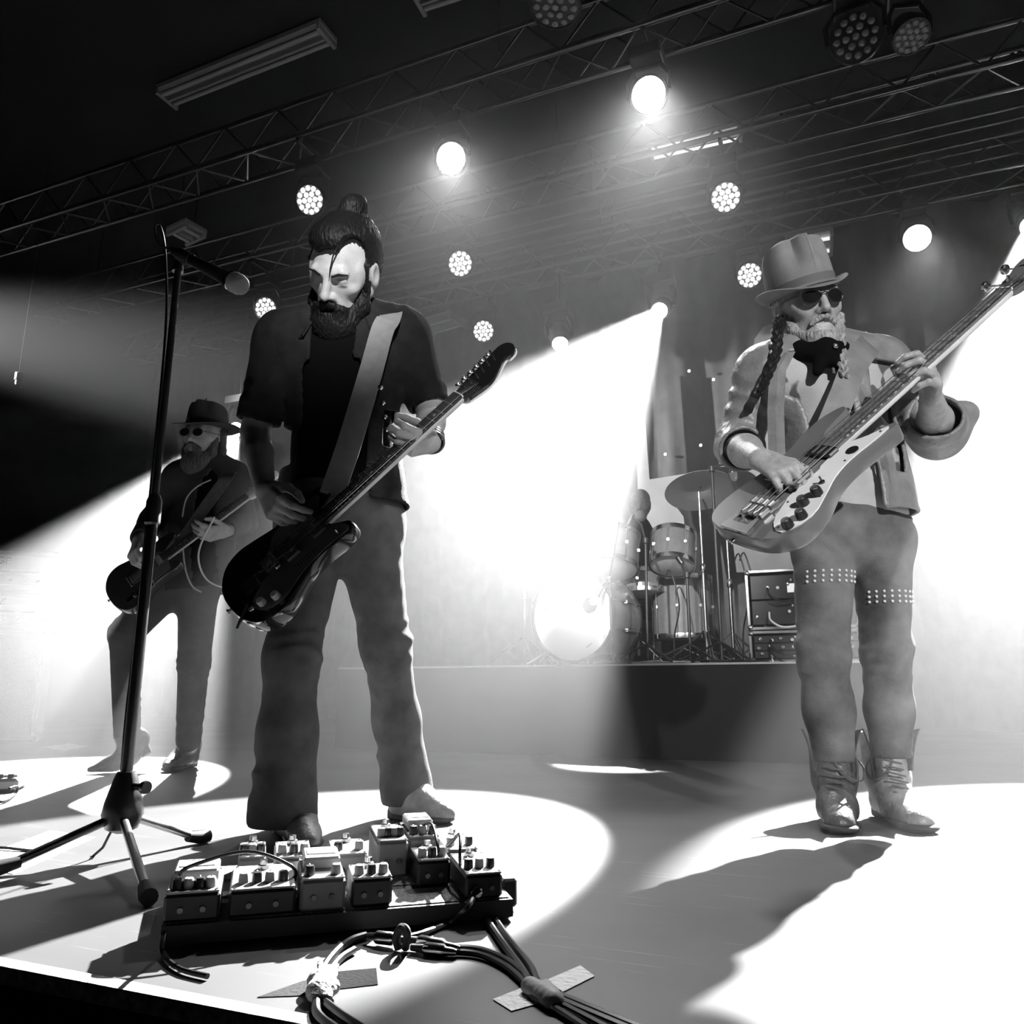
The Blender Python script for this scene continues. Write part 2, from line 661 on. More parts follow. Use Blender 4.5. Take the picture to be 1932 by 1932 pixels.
    def build(self, name, m, parent, offset, smooth=True, soft=1):
        h = self.h
        D = np.clip(self.D, -3 * h, 3 * h)
        for _ in range(soft):
            D[1:-1, 1:-1, 1:-1] = (2 * D[1:-1, 1:-1, 1:-1] + D[2:, 1:-1, 1:-1] + D[:-2, 1:-1, 1:-1] + D[1:-1, 2:, 1:-1] + D[1:-1, :-2, 1:-1] + D[1:-1, 1:-1, 2:] + D[1:-1, 1:-1, :-2]) / 8
        g = vdb.FloatGrid(3 * h)
        g.copyFromArray(np.ascontiguousarray(D, np.float32), tolerance=0.0)
        pts, quads = g.convertToQuads(0.0)
        pts = pts * h + self.lo - np.array(offset, np.float32)
        me = bpy.data.meshes.new(name)
        quads = quads[:, ::-1]
        me.vertices.add(len(pts))
        me.vertices.foreach_set('co', pts.astype(np.float32).ravel())
        me.loops.add(quads.size)
        me.loops.foreach_set('vertex_index', quads.astype(np.int32).ravel())
        me.polygons.add(len(quads))
        me.polygons.foreach_set('loop_start', np.arange(0, quads.size, 4, dtype=np.int32))
        me.update(calc_edges=True)
        me.validate()
        self.D = None
        return link(name, me, m, parent, 'all' if smooth else False)


def n3(v):
    v = np.array(v, float)
    return v / (np.linalg.norm(v) + 1e-9)


def A3(v):
    return np.array(v, float)


def lerp(a, b, t):
    return A3(a) + (A3(b) - A3(a)) * t


def bounds(pts, pad):
    q = np.array([tuple(p) for p in pts])
    return q.min(0) - pad, q.max(0) + pad


def head_frame(c, face, up, s=1.0):
    """columns: person's left, face direction, up"""
    f = n3(face)
    u = n3(A3(up) - f * (A3(up) @ f))
    l = np.cross(u, f)         # his left when he faces us
    B = np.stack([l, f, u], 1) * s
    c = A3(c)
    return c, B


def skull(V, HF, lids=0.5, ears=True, k=1.0):
    c, B = HF
    s = float(np.linalg.norm(B[:, 0]))
    rot = B / s

    def q(x, y, z):
        return c + B @ np.array([x, y, z])

    def e(x, y, z, r, kk=.02, op='add', rr=None):
        V.ell(q(x, y, z), [t * s for t in r], rot if rr is None else rr, kk, op)
    e(0, -.012, .035, (.077, .097, .085))
    V.cone(q(0, .040, .0), q(0, .058, -.085), .060 * s, .042 * s, .03)
    for sg in (-1, 1):
        V.cone(q(sg * .052, .0, -.045), q(sg * .020, .066, -.098), .026 * s, .020 * s, .025)
        e(sg * .044, .060, -.020, (.022, .020, .017), .02)
        e(sg * .061, .03, .01, (.012, .03, .03), .02)
    V.cone(q(-.036, .086, .026), q(.036, .086, .026), .011 * s, .011 * s, .014)
    for sg in (-1, 1):
        e(sg * .033, .104, .003, (.021, .020, .014), .012, 'sub')
        e(sg * .032, .080, .002, (.0145, .0135, .0125), .003)
        V.cone(q(sg * .020, .0925, .004 + .004 * (1 - lids)), q(sg * .046, .086, .004 + .004 * (1 - lids)), .0042 * s, .0035 * s, .004)
        V.cone(q(sg * .020, .0915, -.007), q(sg * .045, .085, -.006), .003 * s, .003 * s, .004)
        V.cone(q(sg * .016, .097, .021), q(sg * .05, .084, .024), .0065 * s, .004 * s, .006)
    V.cone(q(0, .095, .016), q(0, .118, -.030), .0085 * s, .0115 * s, .012)
    for sg in (-1, 1):
        e(sg * .012, .104, -.034, (.009, .011, .008), .008)
        V.ell(q(sg * .007, .113, -.041), (.004 * s,) * 3, None, .003, 'sub')
        V.cone(q(sg * .017, .101, -.038), q(sg * .032, .085, -.062), .004 * s, .003 * s, .01)
    V.cone(q(-.020, .092, -.060), q(.020, .092, -.060), .0065 * s, None, .008)
    V.cone(q(-.017, .092, -.073), q(.017, .092, -.073), .0075 * s, None, .008)
    V.cone(q(-.022, .100, -.066), q(.022, .100, -.066), .003 * s, None, .004, 'sub')
    e(0, .078, -.100, (.020, .018, .015), .02)
    if ears:
        for sg in (-1, 1):
            e(sg * .080, -.010, -.005, (.008, .022, .034), .008)
            e(sg * .087, -.005, .0, (.006, .012, .020), .004, 'sub')
    return q


def hand(V, wrist, fwd, back, thumb_side, curl, thumb, s=1.0, spread=6.0, k=.008):
    """wrist joint; fwd to the knuckles; back = normal of the back of the hand; thumb_side = direction towards the thumb;
    curl = four triples of bends; thumb = three directions as (fwd, side, palm) weights"""
    f = n3(fwd)
    n = n3(A3(back) - f * (A3(back) @ f))
    t = n3(np.cross(f, n))
    if t @ A3(thumb_side) < 0:
        t = -t
    w = A3(wrist)
    lat = (.030, .010, -.010, -.028)
    reach = (.088, .092, .087, .078)
    lens = ((.044, .026, .021), (.048, .030, .022), (.044, .028, .021), (.034, .021, .019))
    rad = (.0100, .0102, .0098, .0088)
    tips = []
    for i in range(4):
        base = w + (t * lat[i] * .55 + f * .012) * s
        kn = w + (t * lat[i] + f * reach[i]) * s
        V.cone(base, kn, .0150 * s, .0115 * s, .014, flat=(n, 1.15))
        sp = math.radians(spread * (1.5 - i) * .8)
        d = f * math.cos(sp) + t * math.sin(sp)
        p, a = kn, 0.0
        for j in range(3):
            a += math.radians(curl[i][j])
            dd = d * math.cos(a) - n * math.sin(a)
            p2 = p + dd * lens[i][j] * s
            V.cone(p, p2, rad[i] * s * (1 - .08 * j), rad[i] * s * (1 - .08 * (j + 1)), .004)
            p = p2
        tips.append(p)
    p = w + (f * .022 + t * .024 - n * .006) * s
    V.cone(w + (f * .012 + t * .008) * s, p, .016 * s, .016 * s, .014)
    for j, L in enumerate((.044, .034, .027)):
        a, b, cc = thumb[j]
        dd = n3(f * a + t * b - n * cc)
        p2 = p + dd * L * s
        V.cone(p, p2, (.0155, .0115, .0105)[j] * s, (.0115, .0105, .0085)[j] * s, .006)
        p = p2
    return tips


def torso_field(V, J, r=1.0, add=0.0, fwd=None, flat=1.5):
    """chest, belly and pelvis as one soft mass; J: neck, chest, belly, pelvis, shl, shr"""
    f = n3(fwd)
    fl = (f, flat)
    V.cone(J['chest'], J['belly'], .165 * r + add, .150 * r + add, .06, flat=fl)
    V.cone(J['belly'], J['pelvis'], .150 * r + add, .165 * r + add, .05, flat=(f, flat * .92))
    V.cone(lerp(J['shl'], J['chest'], .2), lerp(J['shr'], J['chest'], .2), .085 * r + add, None, .06, flat=(f, 1.15))
    V.cone(J['neck'], lerp(J['neck'], J['shl'], .8), .055 * r + add, .060 * r + add, .05)
    V.cone(J['neck'], lerp(J['neck'], J['shr'], .8), .055 * r + add, .060 * r + add, .05)


M_SKIN = mat('skin', 0.42, 0.5, var=0.12, scale=40, bump=0.12, bscale=220)
M_SKIN2 = mat('skin_weathered', 0.36, 0.5, var=0.18, scale=50, bump=0.2, bscale=180)
M_HAIR = mat('dark_hair', 0.008, 0.5, spec=0.18, bump=0.5, bscale=160, stretch=(1, 1, .15))
M_HAIRG = mat('grey_hair', 0.30, 0.6, var=.45, scale=120, bump=0.6, bscale=200, stretch=(1, 1, .2))
# ------------------------------------------------------------------ singer: bun, long beard, dark open jacket, flared jeans
M_JEANS = mat('faded_denim', 0.105, 0.9, spec=0.15, var=0.3, scale=14, bump=0.25, bscale=300)
M_JEANS_D = mat('dark_denim', 0.085, 0.85, var=0.3, scale=18, bump=0.25, bscale=300)
M_JACKET = mat('black_denim', 0.018, 0.9, spec=0.12, var=0.3, scale=22, bump=0.3, bscale=260)
M_SHIRT = mat('black_cotton', 0.004, 0.95, spec=0.06, bump=0.2, bscale=200)
M_BOOT = mat('worn_leather', 0.22, 0.45, var=0.35, scale=30, bump=0.3, bscale=80)
M_BOOT_D = mat('dark_leather', 0.05, 0.4, var=0.4, scale=30, bump=0.3, bscale=90)


def boot(V, ankle, toe, heel, shaft, r=1.0, point=0.6, up=0.0):
    """soft boot upper; toe and heel are sole-level points"""
    a, t, h, s = A3(ankle), A3(toe), A3(heel), A3(shaft)
    L = t - h
    zz = np.array([0, 0, 1.0])
    V.cone(h + L * .14 + zz * .038 * r, h + L * .55 + zz * .040 * r, .036 * r, .042 * r, .02)
    V.cone(h + L * .5 + zz * .038 * r, h + L * .80 + zz * .026 * r, .043 * r, .034 * r, .03)
    V.cone(h + L * .78 + zz * .026 * r, t + zz * (.018 + up) - n3(L) * .012, .034 * r, .034 * r * (1 - point) + .006, .02)
    V.cone(h + L * .2 + zz * .05 * r, a, .042 * r, .045 * r, .03)
    V.cone(h + L * .45 + zz * .055 * r, a, .034 * r, .042 * r, .03)
    V.cone(a, s, .045 * r, .052 * r, .03)


def sole(V, toe, heel, r=1.0, point=.6, heel_h=.035):
    t, h = A3(toe), A3(heel)
    L = t - h
    zz = np.array([0, 0, 1.0])
    fl = (zz, 3.2)
    V.cone(h + L * .5 + zz * .014, h + L * .78 + zz * .013, .034 * r, .044 * r, .01, flat=fl)
    V.cone(h + L * .78 + zz * .013, t + zz * .014 - n3(L) * .01, .044 * r, .044 * r * (1 - point) + .004, .01, flat=fl)
    V.cone(h + L * .12 + zz * .022, h + L * .55 + zz * .018, .036 * r, .034 * r, .01, flat=(zz, 2.6))
    V.box(h + L * .14 + zz * heel_h * .5, (.032 * r, .032 * r, heel_h * .5), np.stack([n3(L * [1, 1, 0]), n3(np.cross(zz, L)), zz], 1), .006, .004)


def person_singer():
    o = F(640, 1572)
    root = thing('person', 'person with hair bun and long dark beard, head bowed, playing a black guitar', 'person', o)
    J = dict(pelvis=P(645, 955, 2.26), belly=P(645, 850, 2.25), chest=P(648, 700, 2.22), neck=P(655, 592, 2.2),
             shr=P(525, 640, 2.2), shl=P(768, 632, 2.24),
             elr=P(482, 815, 2.24), wrr=P(500, 925, 2.06), ell=P(812, 772, 2.24), wrl=P(814, 836, 2.10),
             hipr=P(596, 985, 2.22), hipl=P(690, 985, 2.28), knr=P(551, 1240, 2.10), knl=P(728, 1215, 2.30),
             anr=P(533, 1535, 2.10), anl=P(768, 1495, 2.44))
    fwd = n3((-.10, -1, 0))
    # ---- body: head, neck, arms and hands in one surface
    lo, hi = bounds([J['elr'], J['ell'], J['wrr'], J['wrl'], J['pelvis'], P(650, 380, 2.1), P(510, 1000, 1.95)], .13)
    V = Vox(lo, hi, .0042)
    HF = head_frame(P(650, 510, 2.10), (-.27, -.66, -.72), (.10, -.64, .72), 1.13)
    torso_field(V, J, .85, 0, fwd)
    V.cone(J['neck'], HF[0] + HF[1] @ np.array([0, -.02, -.06]), .062, .056, .03)
    q = skull(V, HF, lids=.25)
    for s_, e_, w_ in (('shr', 'elr', 'wrr'), ('shl', 'ell', 'wrl')):
        V.cone(J[s_], J[e_], .050, .041, .03)
        V.cone(J[e_], lerp(J[e_], J[w_], .4), .040, .040, .02)
        V.cone(lerp(J[e_], J[w_], .4), J[w_], .040, .027, .02)
    hand(V, J['wrr'], A3(P(535, 985, 1.97)) - A3(J['wrr']), (-.75, -.65, .1), (.6, -.2, .6),
         ((25, 35, 25), (35, 45, 30), (45, 50, 30), (50, 50, 30)), ((.7, .5, .5), (.9, .1, .3), (1, -.1, .2)), 1.05)
    hand(V, J['wrl'], A3(P(768, 836, 1.985)) - A3(J['wrl']), (.74, -.28, -.53), (.5, -.2, .8),
         ((40, 62, 40), (42, 64, 42), (45, 64, 42), (48, 64, 42)), ((.5, .35, .8), (.8, .1, .6), (.9, 0, .4)), 1.05)
    V.build('body', M_SKIN, root, o)
    # ---- hair with bun
    V = Vox(*bounds([HF[0]], .27), .0042)
    c, B = HF
    rot = B / 1.13
    V.ell(q(0, -.022, .052), [t * 1.13 for t in (.086, .104, .092)], rot, .02)
    V.ell(q(0, -.075, .0), [t * 1.13 for t in (.070, .055, .075)], rot, .03)
    V.ell(q(0, .035, .085), [t * 1.13 for t in (.066, .055, .045)], rot, .03)
    V.ell(q(.006, .100, .016), [t * 1.13 for t in (.062, .050, .070)], rot, .012, 'sub')
    V.ell(q(.052, .062, .062), [t * 1.13 for t in (.028, .050, .046)], rot, .014, 'sub')
    V.ell(q(-.055, .066, .035), [t * 1.13 for t in (.026, .048, .036)], rot, .014, 'sub')
    V.ell(q(0, .03, -.062), [t * 1.13 for t in (.090, .072, .072)], rot, .012, 'sub')
    for sg in (-1, 1):
        V.cone(q(sg * .074, .030, .03), q(sg * .072, .032, -.03), .010, .007, .012)
        V.ell(q(sg * .085, -.012, -.006), [t * 1.13 for t in (.020, .026, .036)], rot, .006, 'sub')
    V.cone(q(.0, -.045, .120), q(.0, -.06, .138), .030, .030, .02)
    V.ell(q(.005, -.066, .144), (.038, .042, .034), rot, .015)
    V.noise(.0016, .011, (1, 1, .35), 1.0)
    V.build('hair', M_HAIR, root, o, soft=0)
    MB().tube([q(.03, .075, .10), q(.02, .098, .07), q(.015, .108, .04), q(.012, .11, .02)], [.0025, .0022, .0018, .001], 5).build('hair_strand', M_HAIR, root, True, o)
    for sg in (-1, 1):
        MB().tube([q(sg * .015, .104, .018), q(sg * .032, .101, .025), q(sg * .052, .088, .023)], [.003, .004, .002], 6).build('eyebrow', M_HAIR, root, True, o)
    # ---- beard and moustache
    V = Vox(*bounds([q(0, .09, -.1)], .26), .0045)
    for sg in (-1, 1):
        V.cone(q(sg * .066, .015, -.02), q(sg * .058, .04, -.075), .014, .026, .02)
        V.cone(q(sg * .058, .04, -.075), q(sg * .03, .075, -.12), .026, .036, .02)
        V.cone(q(sg * .006, .108, -.050), q(sg * .034, .092, -.068), .010, .011, .012)
    V.ell(q(0, .075, -.125), (.062, .045, .055), rot, .03)
    V.cone(q(0, .07, -.12), q(0, .03, -.21), .064, .056, .03)
    V.cone(q(0, .03, -.2), q(.0, -.02, -.30), .056, .026, .03)
    V.ell(q(0, .112, -.068), (.022, .012, .006), rot, .004, 'sub')
    V.noise(.0022, .014, (1, 1, .3), 2.0)
    V.build('beard', M_HAIR, root, o, soft=0)
    # ---- black shirt
    V = Vox(*bounds([J['shr'], J['shl'], J['pelvis'], J['neck']], .2), .007)
    torso_field(V, J, .93, .0, fwd)
    V.cut(lerp(J['pelvis'], J['belly'], -.05), (0, 0, -1))
    V.folds(J['belly'], .25, (.4, 0, 1), .06, .005, 1)
    V.build('shirt', M_SHIRT, root, o)
    # ---- jacket, open, sleeves rolled above the elbow
    V = Vox(*bounds([J['shr'], J['shl'], J['elr'], J['ell'], J['pelvis'], J['neck']], .2), .006)
    torso_field(V, J, 1.0, .012, fwd)
    V.cone(lerp(J['pelvis'], J['belly'], .2), lerp(J['pelvis'], J['belly'], -.1), .185, .20, .04, flat=(fwd, 1.35))
    for s_, e_, t_ in (('shr', 'elr', .86), ('shl', 'ell', .92)):
        V.cone(J[s_], lerp(J[s_], J[e_], t_), .070, .060, .04)
        V.cone(lerp(J[s_], J[e_], t_ - .12), lerp(J[s_], J[e_], t_), .064, .062, .01)
        V.folds(lerp(J[s_], J[e_], .6), .16, A3(J[e_]) - A3(J[s_]), .045, .006, 3)
    V.folds(J['shl'], .16, (1, 0, .6), .05, .005, 2)
    V.folds(J['shr'], .16, (1, 0, -.6), .05, .005, 2)
    V.shell(.012)
    V.cut(lerp(J['pelvis'], J['belly'], -.02), (0, 0, -1))
    for s_, e_, t_ in (('shr', 'elr', .9), ('shl', 'ell', .96)):
        d = n3(A3(J[e_]) - A3(J[s_]))
        V.cut(lerp(J[s_], J[e_], t_), d, near=(lerp(J[s_], J[e_], t_ + .08), .12))
    # the open front
    f3 = np.array([fwd[0], fwd[1], 0])
    mid = lerp(J['chest'], J['belly'], .5)
    for z0, wd in ((-.36, .115), (-.18, .10), (0, .085), (.16, .06), (.30, .04)):
        V.box(mid + f3 * .2 + np.array([.0, 0, z0]), (wd, .2, .11), np.stack([np.cross(f3, [0, 0, 1]), f3, [0, 0, 1]], 1), .02, .01, 'sub')
    V.cone(lerp(J['neck'], HF[0], .1), lerp(J['neck'], HF[0], .9), .072, .09, .01, 'sub')
    jk = V.build('jacket', M_JACKET, root, o, soft=0)
    # collar, front bands with snap studs
    for sg, sh in ((-1, 'shr'), (1, 'shl')):
        a = lerp(J['neck'], J[sh], .28) + np.array([0, .03, .045])
        b = lerp(J['neck'], J[sh], .36) + np.array([0, -.085, -.02])
        cpt = lerp(J['neck'], J[sh], .5) + np.array([0, -.10, -.075])
        g = [[lerp(a, lerp(a, J[sh], .18) + np.array([0, 0, -.03]), t) for t in (0, .5, 1)],
             [lerp(b, lerp(b, J[sh], .2) + np.array([0, -.01, -.03]), t) for t in (0, .5, 1)],
             [lerp(cpt, lerp(cpt, J[sh], .15) + np.array([0, 0, -.01]), t) for t in (0, .5, 1)]]
        MB().sheet(g, .006).build('collar', M_JACKET, root, True, o)
    for i, (x, y) in enumerate(((718, 731), (722, 760), (726, 786), (729, 810))):
        MB().lathe(P(x, y, 2.05), (-.2, -1, 0), [(.0001, .008), (.006, .006), (.008, 0)], 10).build('snap_stud', M_METAL, root, True, o)
    # ---- jeans
    V = Vox(*bounds([J['pelvis'], J['hipr'], J['hipl'], J['anr'], J['anl'], J['knl']], .17), .0065)
    V.cone(J['hipr'], J['hipl'], .115, None, .04, flat=(fwd, 1.15))
    V.cone(J['pelvis'], lerp(J['hipr'], J['hipl'], .5), .15, .14, .05, flat=(fwd, 1.3))
    for h_, k_, a_, w in (('hipr', 'knr', 'anr', 1.06), ('hipl', 'knl', 'anl', .95)):
        V.cone(lerp(J[h_], J[k_], .05), J[k_], .096, .068, .05)
        V.cone(J[k_], lerp(J[k_], J[a_], .5), .068, .066 * w, .04)
        V.cone(lerp(J[k_], J[a_], .5), lerp(J[k_], J[a_], 1.0), .066 * w, .082 * w, .04)
        V.folds(J[k_], .17, A3(J[a_]) - A3(J[h_]), .05, .008, 4)
        V.folds(lerp(J[k_], J[a_], .8), .18, (.5, 0, 1), .07, .008, 1)
        V.folds(lerp(J[h_], J[k_], .25), .16, (.6, .2, 1), .05, .007, 6)
        V.folds(lerp(J[h_], J[k_], .7), .16, (.3, -.2, 1), .055, .006, 9)
    for k_, a_, z in (('knr', 'anr', .035), ('knl', 'anl', .04)):
        V.cut((0, 0, z), (0, 0, -1), near=(A3(J[a_]) - [0, 0, .07], .2))
    V.shell(.03)
    V.build('jeans', M_JEANS, root, o)
    # ---- pointed boots
    for toe, heel, an in ((F(588, 1612), F(530, 1560), J['anr']), (F(852, 1556), F(745, 1545), J['anl'])):
        toe, heel = A3(toe), A3(heel)
        V = Vox(*bounds([toe, heel, an], .12), .005)
        boot(V, lerp(heel, toe, .18) + np.array([0, 0, .11]), toe, heel, lerp(heel, toe, .16) + np.array([0, 0, .2]), 1.05, .62, .008)
        V.cut((0, 0, .016), (0, 0, -1))
        b = V.build('boot', M_BOOT, root, o)
        V = Vox(*bounds([toe, heel], .08), .004)
        sole(V, toe, heel, 1.05, .7)
        V.cut((0, 0, .001), (0, 0, -1))
        V.build('sole', M_BOOT_D, b, o)
    # ---- wristband, ring, belt buckle
    w, e = A3(J['wrl']), A3(J['ell'])
    d = n3(e - w)
    wb = MB()
    for i in range(3):
        cc = w + d * (.006 + .014 * i)
        wb.lathe(cc, d, [(.033, -.007), (.038, -.004), (.038, .004), (.033, .007)], 20, False)
    wb.build('wristband', M_BOOT_D, root, True, o)
    MB().box(P(642, 878, 2.06), (.05, .012, .035), None, .004).build('belt_buckle', M_METAL, root, True, o)
    return root, HF, q


singer, HF_A, q_A = person_singer()
# ------------------------------------------------------------------ bassist: hat, sunglasses, braids, leather jacket, studded jeans, lace-up boots
M_LEATHER = mat('grey_leather', 0.20, 0.42, var=0.25, scale=16, bump=0.3, bscale=70)
M_LINING = mat('jacket_lining', 0.02, 0.7)
M_TEE_G = mat('grey_cotton', 0.42, 0.9, var=0.15, scale=12, bump=0.2, bscale=200)
M_JEANS_B = mat('washed_denim', 0.125, 0.9, var=0.6, scale=8, spec=.2, bump=0.3, bscale=240)
M_FELT = mat('felt', 0.20, 0.9, var=0.15, scale=20, bump=0.15, bscale=250)
M_LACE = mat('boot_lace', 0.07, 0.8)
M_GLASSL = mat('dark_lens', 0.01, 0.08, coat=0.6)


def tee_mat():
    """grey cotton with a dark faded print"""
    m = M_TEE_G.copy()
    m.name = 'printed_grey_cotton'
    nt = m.node_tree
    b = nt.nodes['Principled BSDF']
    tc = nt.nodes.new('ShaderNodeTexCoord')
    n = nt.nodes.new('ShaderNodeTexNoise')
    n.inputs['Scale'].default_value = 11.0
    n.inputs['Detail'].default_value = 1.5
    nt.links.new(tc.outputs['Object'], n.inputs['Vector'])
    g = nt.nodes.new('ShaderNodeMapRange')
    g.inputs[1].default_value, g.inputs[2].default_value = .52, .54
    nt.links.new(n.outputs['Fac'], g.inputs[0])
    mx = nt.nodes.new('ShaderNodeMix')
    mx.data_type = 'RGBA'
    src = b.inputs['Base Color'].links[0].from_socket
    nt.links.new(g.outputs[0], mx.inputs[0])
    nt.links.new(src, mx.inputs[6])
    mx.inputs[7].default_value = (.09, .09, .09, 1)
    nt.links.new(mx.outputs[2], b.inputs['Base Color'])
    return m


def hat(root, o, HF, M, r=.083, h=.115, brim=.052, pinch=.6, band=True, curl=.012, name='hat', up=.045, tilt=None, prof=0):
    """fedora: crown with creased top and pinched front, band, curled brim; built round the head frame"""
    c, B = HF
    s = float(np.linalg.norm(B[:, 0]))

    def q(x, y, z):
        return c + B @ np.array([x, y, z])
    n, G = 48, []
    rings = [(1.16, .000, 1), (1.02, .004, 1), (1.0, .02, 1), (.99, .045, 1), (.97, .07, 1), (.93, .095, 1), (.86, .110, 1), (.70, .116, 1), (.45, .104, 1), (.2, .098, 1), (.01, .096, 1)]
    MBc = MB()
    rows = []
    for k, (rr, z, _) in enumerate(rings):
        row = []
        for i in range(n):
            a = 2 * math.pi * i / n
            x, y = math.sin(a) * r * rr, math.cos(a) * r * 1.18 * rr
            zz = z * h / .115
            front = max(0, math.cos(a)) ** 2
            side = abs(math.sin(a))
            if z > .03:
                zz += .012 * (z / .116) * math.cos(a)                      # front stands taller
                aa = a if a < math.pi else a - 2 * math.pi
                dent = pinch * .42 * min(1, (z - .03) / .06) * math.exp(-((abs(aa) - .5) / .28) ** 2)
                x *= 1 - dent
                y *= 1 - dent * .9
            if rr < .8:
                zz -= .016 * (1 - side) * (1 - rr)
            row.append(q(x, y - .012, zz + up))
        rows.append(row + [row[0]])
    MBc.sheet(rows, .003)
    crown = MBc.build('crown', M, None, True, o)
    rows = []
    for t in np.linspace(0, 1, 6):
        row = []
        for i in range(n):
            a = 2 * math.pi * i / n
            rr = r * 1.0 + (brim + .004) * t
            x, y = math.sin(a) * rr, math.cos(a) * (rr + r * .18)
            z = -.014 * t * math.cos(a) * abs(math.cos(a)) + curl * (t ** 2) * (math.sin(a) ** 2) * 2.2 + (curl * .8 if t == 1 else 0) * max(0, -math.cos(a))
            row.append(q(x, y - .012, z + up))
        rows.append(row + [row[0]])
    br = MB().sheet(rows, .004).build('brim', M, None, True, o)
    ht = bpy.data.objects.new(name, None)
    COL.objects.link(ht)
    ht.parent = root
    crown.parent = ht
    br.parent = ht
    if band:
        rows = []
        for z in (.006, .03):
            row = [q(math.sin(2 * math.pi * i / n) * r * 1.02, math.cos(2 * math.pi * i / n) * r * 1.18 * 1.02 - .012, z + up) for i in range(n + 1)]
            rows.append(row)
        MB().sheet(rows, .002).build('hat_band', M_MATT if band is True else band, ht, True, o)
    return q, ht


def braid(pts, r, name, m, root, o):
    pts = smooth_loop([tuple(p) for p in pts], 10, False)
    b = MB()
    for ph in range(3):
        q = []
        for i, p in enumerate(pts):
            a = i * .55 + ph * 2.094
            q.append(A3(p) + np.array([math.sin(a) * r * .75, math.sin(2 * a) * r * .5, 0]))
        b.tube(q, [r * (1 - .5 * i / len(q)) for i in range(len(q))], 6)
    return b.build(name, m, root, True, o)


